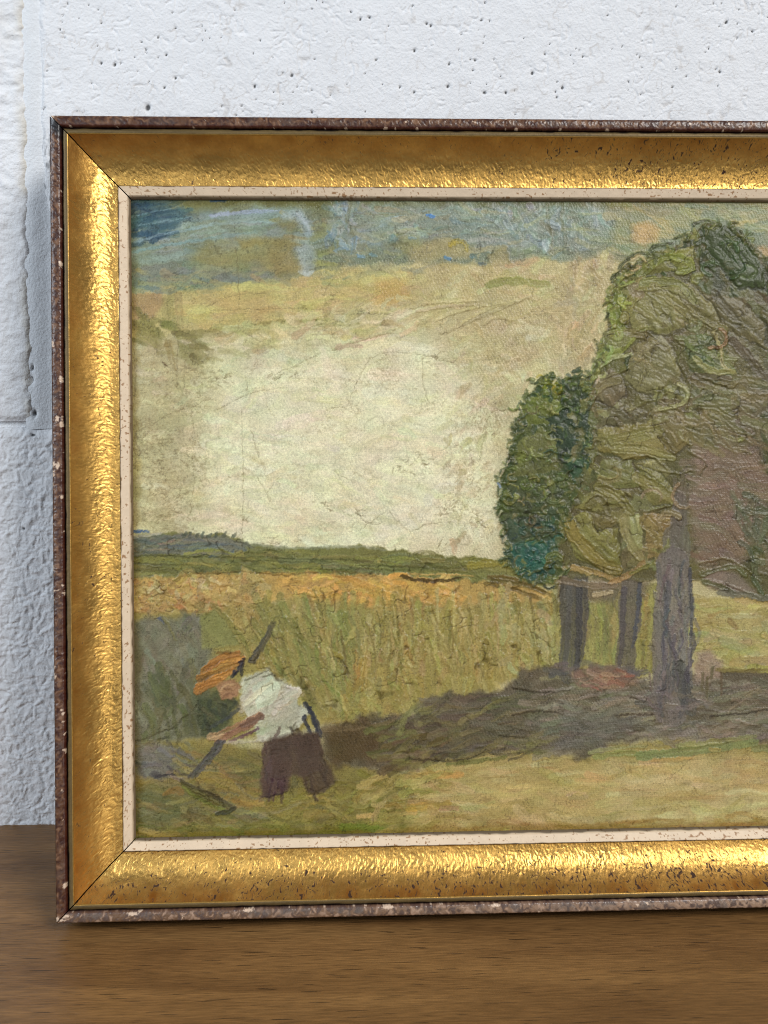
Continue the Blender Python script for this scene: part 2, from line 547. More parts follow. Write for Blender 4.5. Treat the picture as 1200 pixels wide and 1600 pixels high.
def rail(side):
    L_ = FW if side in ('top', 'bottom') else FH
    seed = {'top': 1, 'bottom': 2, 'left': 3, 'right': 4}[side]
    if side in ('top', 'bottom'):
        tt = span((0, 0.775, 0.00030 / FW * 1.1), (0.775, 1.0, 0.003))
    elif side == 'left':
        tt = span((0, 1.0, 0.00030 / FH * 1.1))
    else:
        tt = span((0, 1.0, 0.006))
    flip = side in ('top', 'left')
    gap = 0.00034

    def place(u, s, f):
        if side == 'top':
            x, z = u, FH - s
        elif side == 'bottom':
            x, z = u, s
        elif side == 'left':
            x, z = s, u
        else:
            x, z = FW - s, u
        return np.stack([x - FW / 2, -f, z], -1)

    def strip(name, prof, mat, parent, disp=None, colf=None, flip_=flip):
        prof = np.array(prof)
        S = np.repeat(prof[:, :1], len(tt), 1)
        F = np.repeat(prof[:, 1:2], len(tt), 1)
        Sm = np.clip(S, 0, RW)
        Uu = (Sm + gap) + (L_ - 2 * Sm - 2 * gap) * tt[None, :]
        tan = np.gradient(prof, axis=0)
        nrm = np.stack([-tan[:, 1], tan[:, 0]], -1)
        nrm /= np.linalg.norm(nrm, axis=1)[:, None] + 1e-9
        if disp is not None:
            d = disp(Uu, S)
            S2 = S + nrm[:, :1] * d
            F2 = F + nrm[:, 1:2] * d
        else:
            S2, F2 = S, F
        c, ex = colf(Uu, S) if colf else (None, None)
        return grid_mesh(name, place(Uu, S2, F2), mat, parent, color=c, extra=ex, flip=not flip_)

    o = seed * 3.3
    # -- body of the rail with the mottled brown lip
    lip = []
    for s in np.linspace(0, 17.4, 14):
        e = min(s, 17.4 - s)
        lip.append((s * U, DEP - 0.00085 * math.exp(-e / 1.1) + 0.0003 * math.sin(s / 17.4 * math.pi)))
    prof = [(100 * U, 0.0), (0.0, 0.0), (0.0, 0.008), (0.0, 0.016), (0.0, 0.023), (0.0, DEP - 0.0022)] + lip + [(17.9 * U, DEP - 0.0022), (18.3 * U, DEP - 0.0042), (22 * U, DEP - 0.0046)]

    def lip_disp(u, s):
        n = 0.00016 * fbm(u * 520, s * 520, 20 + seed, 3) + 0.00010 * vn(u * 1500, s * 1100, 22 + seed)
        return n * (s > 0.0001)

    def lip_col(u, s):
        w = u + 0.0012 * vn(u * 500, s * 500, 31)
        v = s + 0.0012 * vn(u * 500, s * 500, 32)
        n = vn(w * 800, v * 800, 40 + seed)
        n2 = fbm(w * 160, v * 160, 44 + seed, 3)
        dk, md, lt, gr = lin((62, 32, 22)), lin((92, 60, 40)), lin((136, 100, 74)), lin((84, 72, 66))
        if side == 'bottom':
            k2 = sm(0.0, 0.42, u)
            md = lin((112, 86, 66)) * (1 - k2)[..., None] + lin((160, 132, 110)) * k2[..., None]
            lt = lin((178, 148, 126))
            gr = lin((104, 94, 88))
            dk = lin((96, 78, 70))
        c = np.ones(u.shape + (3,)) * md
        t1 = sm(0.05, 0.5, n)[..., None]
        c = c * (1 - t1) + dk * t1
        t1 = (sm(0.25, 0.7, -n) * 0.75)[..., None]
        c = c * (1 - t1) + lt * t1
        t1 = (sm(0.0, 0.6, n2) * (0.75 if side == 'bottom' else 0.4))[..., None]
        c = c * (1 - t1) + gr * t1
        # red-brown wash along the inner edge, chips of bare gesso along both edges
        t1 = (sm(12 * U, 16.5 * U, s) * (0.35 if side == 'bottom' else 0.8))[..., None]
        c = c * (1 - t1) + lin((66, 20, 12)) * t1
        e = np.minimum(s, 17.4 * U - s) / U
        wear = sm(4.2, 0.0, e)
        ch = sm(0.58, 0.66, fbm(u * 420, s * 330, 50 + seed, 3) + 0.20 * wear + 0.10 * vn(u * 20, s * 0, 58 + seed) - 0.06)
        if side == 'top':
            scr = sm(1.2, 0.5, np.abs((u / U - 95) * 0.13 - 2 - (s / U)) * 0.9) * sm(72, 78, u / U) * sm(130, 122, u / U)
            ch = np.maximum(ch, scr)
            ch = np.maximum(ch, sm(7, 4, np.hypot(u / U - 2, s / U - 2)))
        if side == 'left':
            for (cu, cs) in [(905, 1.5), (789, 9), (780, 15), (715, 9), (718, 2), (850, 15), (1030, 16), (7, 3), (60, 15)]:
                q = np.hypot((u / U - cu) / 5.0, (s / U - cs) / 3.0) + 0.4 * vn(u * 2200, s * 2200, 71)
                ch = np.maximum(ch, sm(1.1, 0.8, q))
            tip = sm(30, 12, (FH - u) / U - s / U)       # dark worn tip beside the top mitre
            c = c * (1 - tip[..., None]) + lin((30, 26, 28)) * tip[..., None]
        if side == 'bottom':
            for (cu, cs) in [(6, 6), (14, 12), (120, 13), (300, 15), (520, 15), (690, 14)]:
                q = np.hypot((u / U - cu) / 9.0, (s / U - cs) / 2.6) + 0.4 * vn(u * 2200, s * 2200, 71)
                ch = np.maximum(ch, sm(1.1, 0.8, q))
        c = c * (1 - ch[..., None]) + lin((214, 188, 164)) * ch[..., None]
        sidef = (s <= 0.0) | (s > 17.6 * U)
        c[sidef] = lin((44, 26, 20))
        return c, None
    body = strip("frame_rail", prof, M_lip, root, lip_disp, lip_col)

    # -- thin dull bronze bead
    bp_ = [(q * U, DEP - z_) for q, z_ in ((18.2, .0046), (18.5, .0024), (19.2, .0016), (20.5, .0013), (22, .0011), (23.5, .0010), (25, .0010), (26, .0011), (27, .0012), (28, .0014), (28.6, .0019))]

    def bead_col(u, s):
        q = s / U
        c = np.ones(u.shape + (3,)) * lin((104, 86, 52))
        n = fbm(u * 90, s * 900, 80 + seed, 3)
        c = c * (1 + 0.35 * n)[..., None]
        t1 = sm(20.6, 19.0, q + 1.6 * vn(u * 200, s * 0, 83))[..., None]
        c = c * (1 - t1) + lin((34, 26, 20)) * t1
        t2 = (sm(26.2, 27.2, q) * (0.75 + 0.25 * vn(u * 250, s * 0, 85 + seed)))[..., None]
        c = c * (1 - t2) + lin((196, 150, 72)) * t2  # highlight along the bead's inner edge, put into the colour
        return c, {"metal": 0.35 + 0.6 * t2[..., 0], "rough": 0.5 - 0.12 * t2[..., 0]}
    strip("bead", bp_, M_cove, body, lambda u, s: 0.00005 * vn(u * 700, s * 300, 90), bead_col)

    # -- hollow gilt cove
    cv = []
    S0, S1, F0, F1 = 27.8, 95.0, DEP - 0.0014, DEP - 0.0148
    for q in np.linspace(0, 1, 50):
        # steep at the outside, flattening inwards
        a = 1 - (1 - q) ** 2.1
        cv.append(((S0 + (S1 - S0) * q) * U, F0 + (F1 - F0) * a))

    def cove_disp(u, s):
        q = (s / U - S0) / (S1 - S0)
        wu = u + 0.0009 * vn(u * 560, s * 560, 100 + seed)
        ws = s + 0.0009 * vn(u * 560, s * 560, 101 + seed)
        if side in ('top', 'bottom'):
            r1 = 1 - np.abs(vn(wu * 1050, ws * 560, 103 + seed))
        else:
            r1 = 1 - np.abs(vn(wu * 800, ws * 820, 103 + seed))
        r2 = vn(wu * 1300, ws * 1200, 105 + seed)
        amp = 0.55 + 0.45 * sm(0.15, 0.75, q + 0.12 * vn(u * 90, s * 200, 108 + seed))
        d = amp * (-0.00015 * sm(0.5, 1.0, r1) + 0.00010 * r2 + 0.00010 * vn(u * 230, s * 230, 107 + seed))
        return d * sm(0, 0.03, q) * sm(1, 0.97, q)

    def cove_col(u, s):
        q = (s / U - S0) / (S1 - S0)
        X_ = u / U
        c = np.ones(u.shape + (3,)) * np.array([0.76, 0.46, 0.125])
        n = fbm(u * 120, s * 300, 120 + seed, 3)
        c = c * (1 + 0.18 * n)[..., None]
        wu = u + 0.0012 * vn(u * 520, s * 520, 130 + seed)
        ws = s + 0.0012 * vn(u * 520, s * 520, 131 + seed)
        n1 = vn(wu * 1900, ws * 1300, 133 + seed) if side in ('top', 'bottom') else vn(wu * 1300, ws * 1500, 133 + seed)
        th = 0.78 + 0.10 * vn(u * 40, s * 120, 135 + seed)
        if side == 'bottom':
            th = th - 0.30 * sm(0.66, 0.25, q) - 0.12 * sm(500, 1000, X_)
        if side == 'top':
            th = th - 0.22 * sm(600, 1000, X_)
        pit = sm(0, 0.14, n1 - th)
        # gilding worn brown near the outside, its dark reflection put into the colour too
        rub_shade = sm(0.62 if side == 'bottom' else 0.48, 0.0, q) * (0.55 + 0.35 * fbm(u * 200, s * 200, 137 + seed, 3)) * (1.35 if side == 'bottom' else 1.0)
        rub_shade = np.clip(rub_shade, 0, 1)
        outer_brown = np.array([0.33, 0.125, 0.018])
        c = c * (1 - rub_shade[..., None]) + outer_brown * rub_shade[..., None]
        c = c * (1 - pit[..., None]) + lin((58, 32, 12)) * pit[..., None]
        e = sm(0.985, 1.0, q)[..., None]
        c = c * (1 - e) + lin((120, 84, 40)) * e
        return c, {"metal": np.clip(0.93 - 0.25 * rub_shade - 0.75 * pit, 0, 1), "rough": np.clip(0.40 + 0.08 * rub_shade + 0.2 * pit + 0.08 * n + 0.10 * fbm(u * 25, s * 60, 141 + seed, 3), 0.25, 0.8)}
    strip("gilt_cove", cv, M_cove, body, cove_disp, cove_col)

    # -- cream slip next to the picture
    sp = [(94.6 * U, DEP - 0.0152), (94.9 * U, DEP - 0.0142), (96 * U, DEP - 0.0138)] + [((96.6 + 12.4 * q) * U, DEP - 0.0137 - 0.0016 * q) for q in np.linspace(0, 1, 12)] + \
         [((109.4 + 2.6 * q) * U, DEP - 0.0155 - 0.0014 * q) for q in np.linspace(0, 1, 4)] + [(113 * U, DEP - 0.0173), (113.1 * U, DEP - 0.0195)]

    def slip_col(u, s):
        q = s / U
        c = np.ones(u.shape + (3,)) * lin((226, 204, 176))
        c = c * (1 + 0.07 * fbm(u * 200, s * 200, 150 + seed, 3))[..., None]
        wu = u + 0.0008 * vn(u * 600, s * 600, 151)
        n1 = vn(wu * 1150, s * 1500, 153 + seed)
        th = 0.60 + 0.16 * vn(u * 30, s * 100, 155 + seed)
        f = sm(0, 0.12, n1 - th)
        brown = lin((150, 106, 62))
        c = c * (1 - 0.85 * f[..., None]) + brown * 0.85 * f[..., None]
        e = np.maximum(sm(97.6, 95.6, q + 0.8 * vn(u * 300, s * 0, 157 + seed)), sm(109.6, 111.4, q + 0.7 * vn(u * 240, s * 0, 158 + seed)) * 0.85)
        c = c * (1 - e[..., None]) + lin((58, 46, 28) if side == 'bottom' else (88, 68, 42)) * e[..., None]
        return c, None
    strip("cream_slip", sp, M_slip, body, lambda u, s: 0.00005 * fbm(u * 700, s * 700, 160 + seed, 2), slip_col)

    # -- sawn mitre faces closing the rail at both ends
    sec = [(100 * U, 0.0), (0.0, 0.0), (0.0, DEP - 0.0015), (2 * U, DEP - 0.0006), (16 * U, DEP - 0.0006), (18 * U, DEP - 0.0045), (22 * U, DEP - 0.0028), (28 * U, DEP - 0.0030)]
    sec += [(s, f - 0.0006) for (s, f) in cv[4::6]] + [(100 * U, DEP - 0.0150), (111 * U, DEP - 0.0170), (112.5 * U, DEP - 0.0192)]
    for end in (0, 1):
        vs = []
        for (s, f) in sec:
            u = s + gap * 1.05 if end == 0 else L_ - s - gap * 1.05
            vs.append(place(np.array(u), np.array(s), np.array(f)))
        poly_mesh("mitre_face", vs, [list(range(len(vs)))], M_raw, body)
    return body


for sd in ('top', 'left', 'bottom', 'right'):
    rail(sd)

# backing board closing the frame behind the canvas
bv = [(sx * (FW / 2 - 0.014), -y, z) for y in (0.0025, 0.0055) for (sx, z) in ((-1, 0.014), (1, 0.014), (1, FH - 0.014), (-1, FH - 0.014))]
poly_mesh("backing_board", bv, [(0, 1, 2, 3), (7, 6, 5, 4), (0, 4, 5, 1), (1, 5, 6, 2), (2, 6, 7, 3), (3, 7, 4, 0)], M_back, root)

RELIEF = 0.0014                  # metres per unit of relief
PAINT_GAIN = 1.05                # pigment reflectance for the colours mixed below

# ------------------------------------------------------------------ the painted canvas: colour and relief laid down stroke by stroke
ST = 0.00036
MARG = 0.004
NX, NY = int((OW + 2 * MARG) / ST), int((OH + 2 * MARG) / ST)
PC = np.ones((NY, NX, 3), np.float32) * np.array((176, 166, 122), np.float32) / 255
PH = np.zeros((NY, NX), np.float32)          # relief in mm
PWv = np.ones((NY, NX), np.float32)          # how far the weave shows
jj, ii = np.meshgrid(np.arange(NX, dtype=np.float32), np.arange(NY, dtype=np.float32))
prng = np.random.default_rng(23)
RP = 1 / (ST * 3230)                          # raster cells per drawing unit (about)


def R_(pts):
    """drawing units -> raster cells"""
    p = np.asarray(pts, float).reshape(-1, 2)
    q = np.c_[p, np.ones(len(p))] @ HCI.T
    return (q[:, :2] / q[:, 2:] + MARG) / ST


def dens(P, n=None):
    """smooth curve through the points"""
    P = np.asarray(P, float)
    if len(P) == 2:
        return P
    m = n or 3
    Q = np.vstack([2 * P[0] - P[1], P, 2 * P[-1] - P[-2]])
    t = (np.arange(m) / m)[None, :, None]
    A, B, C, D = (Q[i:len(Q) - 3 + i, None, :] for i in range(4))
    o = 0.5 * (2 * B + (C - A) * t + (2 * A - 5 * B + 4 * C - D) * t * t + (3 * B - A - 3 * C + D) * t ** 3)
    return np.vstack([o.reshape(-1, 2), P[-1:]])


def rgb(c):
    return np.array(c, np.float32) / 255


def sdist(P, x, y):
    """signed distance (inside positive) to polygon"""
    inside = np.zeros(x.shape, bool)
    best = np.full(x.shape, 1e9, np.float32)
    n = len(P)
    for i in range(n):
        x0, y0 = P[i]
        x1, y1 = P[(i + 1) % n]
        ex, ey = x1 - x0, y1 - y0
        t = np.clip(((x - x0) * ex + (y - y0) * ey) / (ex * ex + ey * ey + 1e-9), 0, 1)
        best = np.minimum(best, (x - x0 - t * ex) ** 2 + (y - y0 - t * ey) ** 2)
        if y0 != y1:
            cnd = ((y0 > y) != (y1 > y)) & (x < (x1 - x0) * (y - y0) / (y1 - y0) + x0)
            inside ^= cnd
    d = np.sqrt(best)
    return np.where(inside, d, -d)


def fill(pts, c, soft=5, warp=6, ws=22, op=1.0, var=0.05, vs=14, h=None, aniso=1.0, weave=None):
    P = R_(pts)
    m = soft + warp + 4
    x0, y0 = np.maximum(np.floor(P.min(0) - m).astype(int), 0)
    x1, y1 = np.minimum(np.ceil(P.max(0) + m).astype(int), (NX, NY))
    if x1 <= x0 or y1 <= y0:
        return
    sl = (slice(y0, y1), slice(x0, x1))
    x, y = jj[sl], ii[sl]
    sd = int(prng.integers(1, 400))
    wx = x + warp * fbm(x / ws, y / ws, sd, 3)
    wy = y + warp * fbm(x / ws, y / ws, sd + 50, 3)
    d = sdist(P, wx, wy)
    a = sm(-soft, soft, d) * op
    n = fbm(x / vs / aniso, y / vs, sd + 90, 4)
    c_ = rgb(c) * (1 + var * n * 1.6)[..., None]
    PC[sl] = PC[sl] * (1 - a[..., None]) + c_ * a[..., None]
    if h is not None:
        e = np.exp(-(d / 2.0) ** 2) * h * 0.8
        PH[sl] = PH[sl] * (1 - 0.5 * a) + h * a * (0.7 + 0.5 * n) + e * op
    if weave is not None:
        PWv[sl] = PWv[sl] * (1 - a) + weave * a


def stroke(pts, w, c, op=0.9, h=0.12, br=0.10, dry=0.3, raw=False, jit=0.02, taper=0.2, ridge=0.8, mixu=0.12, wv=0.5):
    P = (np.asarray(pts, float) if raw else R_(pts))
    P = dens(P)
    w = w * (1 if raw else RP)
    m = w * 0.8 + 3
    x0, y0 = np.maximum(np.floor(P.min(0) - m).astype(int), 0)
    x1, y1 = np.minimum(np.ceil(P.max(0) + m).astype(int), (NX, NY))
    if x1 <= x0 + 1 or y1 <= y0 + 1:
        return
    sl = (slice(y0, y1), slice(x0, x1))
    x, y = jj[sl], ii[sl]
    best = np.full(x.shape, 1e9, np.float32)
    dd = np.zeros(x.shape, np.float32)
    ss = np.zeros(x.shape, np.float32)
    acc = 0.0
    for i in range(len(P) - 1):
        ex, ey = P[i + 1] - P[i]
        l2 = ex * ex + ey * ey + 1e-9
        l = math.sqrt(l2)
        t = ((x - P[i, 0]) * ex + (y - P[i, 1]) * ey) / l2
        tc = np.clip(t, 0, 1)
        d2 = (x - P[i, 0] - tc * ex) ** 2 + (y - P[i, 1] - tc * ey) ** 2
        u = d2 < best
        best = np.where(u, d2, best)
        dd = np.where(u, ((x - P[i, 0]) * ey - (y - P[i, 1]) * ex) / l, dd)
        ss = np.where(u, acc + tc * l, ss)
        acc += l
    L = acc + 1e-6
    sd = int(prng.integers(1, 5000))
    iy, ix = np.nonzero(best < (0.65 * w + 1.5) ** 2)
    best, dd, ss = best[iy, ix], dd[iy, ix], ss[iy, ix]
    iy = iy + y0
    ix = ix + x0
    ad = np.sqrt(best)
    half = w / 2 * (1 - taper * (ss / L) ** 2) * (1 + 0.22 * vn(ss / (w * 0.7 + 1), np.sign(dd) * 5, sd))
    e = half - ad
    a = sm(-0.5, 1.2, e)
    B = vn(dd / 1.25, ss / (w * 3.0 + 3), sd) * 0.65 + vn(dd / 2.9, ss / (w * 5 + 4), sd + 3) * 0.5
    a = a * np.clip(1.25 - dry * 1.3 * (ss / L) + 0.75 * B * min(1.0, dry * 2), 0, 1) * op
    cc = rgb(c) * (1 + prng.normal(0, jit, 3).astype(np.float32) + prng.normal(0, jit))
    c_ = cc * (1 + br * B)[:, None]
    A = a[:, None]
    und = PC[iy, ix]
    c_ = c_ * (1 - mixu) + und * mixu
    PC[iy, ix] = und * (1 - A) + c_ * A
    rg = np.exp(-((e - 0.6) / 1.1) ** 2)
    hh = h * (0.5 + 0.6 * B + ridge * rg)
    PH[iy, ix] = PH[iy, ix] * (1 - 0.55 * a) + hh * a
    PWv[iy, ix] = PWv[iy, ix] * (1 - a * (1 - wv))


def inpoly(P, q):
    x, y = q[:, 0], q[:, 1]
    ins = np.zeros(len(q), bool)
    for i in range(len(P)):
        x0, y0 = P[i]
        x1, y1 = P[(i + 1) % len(P)]
        if y0 != y1:
            ins ^= ((y0 > y) != (y1 > y)) & (x < (x1 - x0) * (y - y0) / (y1 - y0) + x0)
    return ins


def scatter(poly, n, ang, Ls, Ws, cols, op=(0.5, 0.9), h=0.1, curve=0.1, spread=0.2, br=0.1, dry=0.5, jit=0.03, wv=0.5, ridge=0.8):
    """strokes strewn over a polygon; ang: degrees, or function(x,y)"""
    poly = np.asarray(poly, float)
    k_ = 0
    lo, hi = poly.min(0), poly.max(0)
    tries = 0
    while k_ < n and tries < n * 12:
        q = prng.uniform(lo, hi, (1, 2))
        tries += 1
        if not inpoly(poly, q)[0]:
            continue
        k_ += 1
        x, y = q[0]
        a = math.radians(ang(x, y) if callable(ang) else ang) + prng.normal(0, spread)
        L = prng.uniform(*Ls)
        w = prng.uniform(*Ws)
        cv = prng.normal(0, curve)
        d = np.array([math.cos(a), math.sin(a)])
        nn = np.array([-d[1], d[0]])
        c = cols[prng.integers(len(cols))]
        pts = [np.array([x, y]) - d * L / 2, np.array([x, y]) + nn * cv * L, np.array([x, y]) + d * L / 2]
        stroke(pts, w, c, op=prng.uniform(*op), h=h * prng.uniform(0.5, 1.5), br=br, dry=dry * prng.uniform(0.4, 1.4), jit=jit, wv=wv, ridge=ridge)


def swirls(poly, n, rs, Ws, cols, h=0.3, op=(0.7, 1.0), sweep=(1.5, 4.0)):
    poly = np.asarray(poly, float)
    lo, hi = poly.min(0), poly.max(0)
    k_ = tries = 0
    while k_ < n and tries < n * 12:
        tries += 1
        q = prng.uniform(lo, hi, (1, 2))
        if not inpoly(poly, q)[0]:
            continue
        k_ += 1
        r = prng.uniform(*rs)
        a0 = prng.uniform(0, 6.28)
        sw = prng.uniform(*sweep) * prng.choice([-1, 1])
        t = np.linspace(0, 1, 6)
        rr = r * (1 - 0.35 * t)
        asp = prng.uniform(0.6, 1.0)
        pts = np.c_[q[0, 0] + rr * np.cos(a0 + sw * t), q[0, 1] + asp * rr * np.sin(a0 + sw * t)]
        stroke(pts, prng.uniform(*Ws), cols[prng.integers(len(cols))], op=prng.uniform(*op), h=h * prng.uniform(0.5, 1.4), br=0.16, dry=0.3, jit=0.05, wv=0.15, ridge=0.45)


def slab(cx, cy, L, W, ang, c, op=0.95, h=0.4, streak=0.07, tilt=1.0, wv=0.3):
    """one pat of the palette knife: a tilted facet with one sharp raised side"""
    q = R_([(cx, cy)])[0]
    L, W = L * RP, W * RP
    m = max(L, W) * 0.75 + 3
    x0, y0 = np.maximum(np.floor(q - m).astype(int), 0)
    x1, y1 = np.minimum(np.ceil(q + m).astype(int), (NX, NY))
    if x1 <= x0 + 1 or y1 <= y0 + 1:
        return
    sl = (slice(y0, y1), slice(x0, x1))
    x, y = jj[sl] - q[0], ii[sl] - q[1]
    sd = int(prng.integers(1, 4000))
    x = x + W * 0.22 * vn(jj[sl] / (W * 0.5), ii[sl] / (W * 0.5), sd) + 1.2 * vn(jj[sl] / 3, ii[sl] / 3, sd + 1)
    y = y + W * 0.22 * vn(jj[sl] / (W * 0.5), ii[sl] / (W * 0.5), sd + 2) + 1.2 * vn(jj[sl] / 3, ii[sl] / 3, sd + 3)
    ca, sa = math.cos(ang), math.sin(ang)
    u = (x * ca + y * sa) / (L / 2)
    v = (-x * sa + y * ca) / (W / 2)
    v = v + 0.35 * prng.normal() * (u * u - 0.4)
    rr = (np.abs(u) ** 2.6 + np.abs(v) ** 2.6) ** (1 / 2.6)
    e = (1 - rr) * W / 2
    a = sm(-0.4, 1.3, e) * op
    ramp = 0.5 + 0.5 * np.clip(v * prng.choice([-1, 1]) * 0.8 + u * prng.normal(0, 0.5), -1, 1)
    B = vn(v * W / 3.2, u * L / (L * 0.9), sd + 5) * 0.6 + vn(v * W / 8, u * 1.2, sd + 6) * 0.6
    cc = rgb(c) * (1 + prng.normal(0, 0.025, 3).astype(np.float32) + prng.normal(0, 0.03))
    col_ = cc * (1 + streak * B + 0.06 * (ramp - 0.5))[..., None]
    A = (a * np.clip(1.15 + 0.5 * B - 0.25 * (1 - ramp), 0, 1))[..., None]
    PC[sl] = PC[sl] * (1 - A) + (col_ * 0.9 + PC[sl] * 0.1) * A
    a = A[..., 0]
    PH[sl] = PH[sl] * (1 - 0.75 * a) + a * h * (0.15 + tilt * ramp ** 1.6 + 0.12 * B)
    PWv[sl] = PWv[sl] * (1 - a * (1 - wv))


def slabs(poly, n, Ls, Ws, ang, palette, h=0.4, op=(0.75, 1.0), spread=0.5, tilt=1.0, wv=0.3):
    poly = np.asarray(poly, float)
    lo, hi = poly.min(0), poly.max(0)
    k_ = tries = 0
    while k_ < n and tries < n * 12:
        tries += 1
        q = prng.uniform(lo, hi, (1, 2))
        if not inpoly(poly, q)[0]:
            continue
        k_ += 1
        x, y = q[0]
        a = math.radians(ang(x, y) if callable(ang) else ang) + prng.normal(0, spread)
        pal = palette(x, y) if callable(palette) else palette
        slab(x, y, prng.uniform(*Ls), prng.uniform(*Ws), a, pal[prng.integers(len(pal))], op=prng.uniform(*op), h=h * prng.uniform(0.5, 1.4), tilt=tilt, wv=wv)


def lobe(pts, c, h=0.45, ang=0.6, warp=3.0, streak=0.08, op=0.95, rim=7.0, wv=0.4):
    """a broad raised pat of paint with steep sides and faint knife streaks"""
    P = R_(pts)
    m = warp + 5
    x0, y0 = np.maximum(np.floor(P.min(0) - m).astype(int), 0)
    x1, y1 = np.minimum(np.ceil(P.max(0) + m).astype(int), (NX, NY))
    if x1 <= x0 or y1 <= y0:
        return
    sl = (slice(y0, y1), slice(x0, x1))
    x, y = jj[sl], ii[sl]
    sd = int(prng.integers(1, 400))
    d = sdist(P, x + warp * fbm(x / 13, y / 13, sd, 3), y + warp * fbm(x / 13, y / 13, sd + 50, 3))
    ca, sa = math.cos(ang), math.sin(ang)
    u = x * ca + y * sa
    v = -x * sa + y * ca
    B = 0.6 * vn(u / 26, v / 2.6, sd + 5) + 0.6 * vn(u / 34, v / 8, sd + 6)
    big = fbm(x / 16, y / 16, sd + 8, 2)
    a = sm(-0.8, 1.2, d) * op * np.clip(1.2 + 0.6 * B, 0, 1)
    cc = rgb(c) * (1 + prng.normal(0, 0.02, 3).astype(np.float32))
    PC[sl] = PC[sl] * (1 - a[..., None]) + (cc * (1 + streak * B + 0.08 * big)[..., None]) * a[..., None]
    PH[sl] = PH[sl] * (1 - 0.8 * a) + a * h * (0.25 + 0.75 * sm(0, rim, d) + 0.12 * B + 0.35 * big)
    PWv[sl] = PWv[sl] * (1 - a * (1 - wv))


def crack(pts, w=1.1, c=(70, 60, 38), op=0.75, wob=1.2):
    P = dens(R_(pts), 6)
    P = P + prng.normal(0, wob * 0.35, P.shape)
    x0, y0 = np.maximum(np.floor(P.min(0) - 4).astype(int), 0)
    x1, y1 = np.minimum(np.ceil(P.max(0) + 4).astype(int), (NX, NY))
    if x1 <= x0 + 1 or y1 <= y0 + 1:
        return
    sl = (slice(y0, y1), slice(x0, x1))
    x, y = jj[sl], ii[sl]
    best = np.full(x.shape, 1e9, np.float32)
    for i in range(len(P) - 1):
        ex, ey = P[i + 1] - P[i]
        t = np.clip(((x - P[i, 0]) * ex + (y - P[i, 1]) * ey) / (ex * ex + ey * ey + 1e-9), 0, 1)
        best = np.minimum(best, (x - P[i, 0] - t * ex) ** 2 + (y - P[i, 1] - t * ey) ** 2)
    d = np.sqrt(best)
    g = np.exp(-(d / (w * RP)) ** 2) * (0.65 + 0.35 * vn(x / 9, y / 9, int(prng.integers(1, 900))))
    PC[sl] = PC[sl] * (1 - op * g[..., None]) + rgb(c) * op * g[..., None]
    PH[sl] -= 0.10 * g


def ridge_line(pts, w=3, h=0.25, c=None, op=0.5):
    """a lip of thick paint left by the brush edge"""
    stroke(pts, w, c if c is not None else (150, 140, 90), op=op, h=h, br=0.05, dry=0.2, ridge=0.3, mixu=0.5)


def grime(poly, c, amt, scale=5, thr=(0.1, 0.6), soft=18, aniso=1.5, big=30):
    P = R_(poly)
    x0, y0 = np.maximum(np.floor(P.min(0) - 25).astype(int), 0)
    x1, y1 = np.minimum(np.ceil(P.max(0) + 25).astype(int), (NX, NY))
    sl = (slice(y0, y1), slice(x0, x1))
    x, y = jj[sl], ii[sl]
    sd = int(prng.integers(1, 500))
    a = sm(-soft, soft, sdist(P, x + 10 * fbm(x / 30, y / 30, sd, 2), y + 10 * fbm(x / 30, y / 30, sd + 9, 2)))
    n = fbm(x / scale / aniso, y / scale, sd + 20, 3) + 0.45 * fbm(x / big / aniso, y / big, sd + 30, 2)
    a = a * sm(thr[0], thr[1], n) * amt
    PC[sl] = PC[sl] * (1 - a[..., None]) + rgb(c) * a[..., None]
    PH[sl] += -0.04 * a


# ======== sky, from the palest ground outwards
fill([(150, 280), (1560, 280), (1560, 900), (150, 900)], (190, 181, 138), var=0.05, vs=40, aniso=2, h=0.03, weave=0.9)
fill([(190, 500), (330, 520), (280, 860), (190, 860)], (178, 168, 126), soft=40, warp=20, ws=40, op=0.85)
fill([(350, 560), (720, 540), (760, 700), (760, 860), (330, 850), (300, 700)], (228, 220, 184), soft=45, warp=22, ws=40, op=0.9)
fill([(560, 650), (760, 640), (770, 850), (560, 850)], (228, 219, 184), soft=35, warp=18, ws=40, op=0.7)
fill([(700, 400), (950, 400), (940, 560), (800, 600), (700, 560)], (184, 168, 122), soft=35, warp=20, ws=40, op=0.8)
scatter([(330, 545), (720, 530), (770, 860), (300, 845)], 120, 2, (50, 140), (10, 26), [(222, 214, 176), (214, 206, 166), (228, 220, 186), (218, 211, 176)], op=(0.25, 0.55), h=0.05, spread=0.12, dry=0.8, wv=0.9)
sky_lo = [(205, 540), (460, 500), (900, 500), (900, 600), (800, 640), (770, 850), (205, 850)]
scatter(sky_lo, 520, 4, (14, 60), (5, 15), [(216, 208, 166), (208, 200, 156), (198, 188, 146), (224, 216, 178), (214, 205, 164), (204, 197, 160)], op=(0.2, 0.5), h=0.07, spread=0.35, dry=0.9, wv=0.8)
scatter([(700, 480), (920, 440), (930, 560), (830, 620), (780, 860), (690, 860)], 220, 115, (10, 34), (5, 12), [(196, 184, 142), (184, 170, 128), (204, 193, 152), (172, 156, 112)], op=(0.3, 0.65), h=0.10, spread=0.7, dry=0.8, wv=0.7)
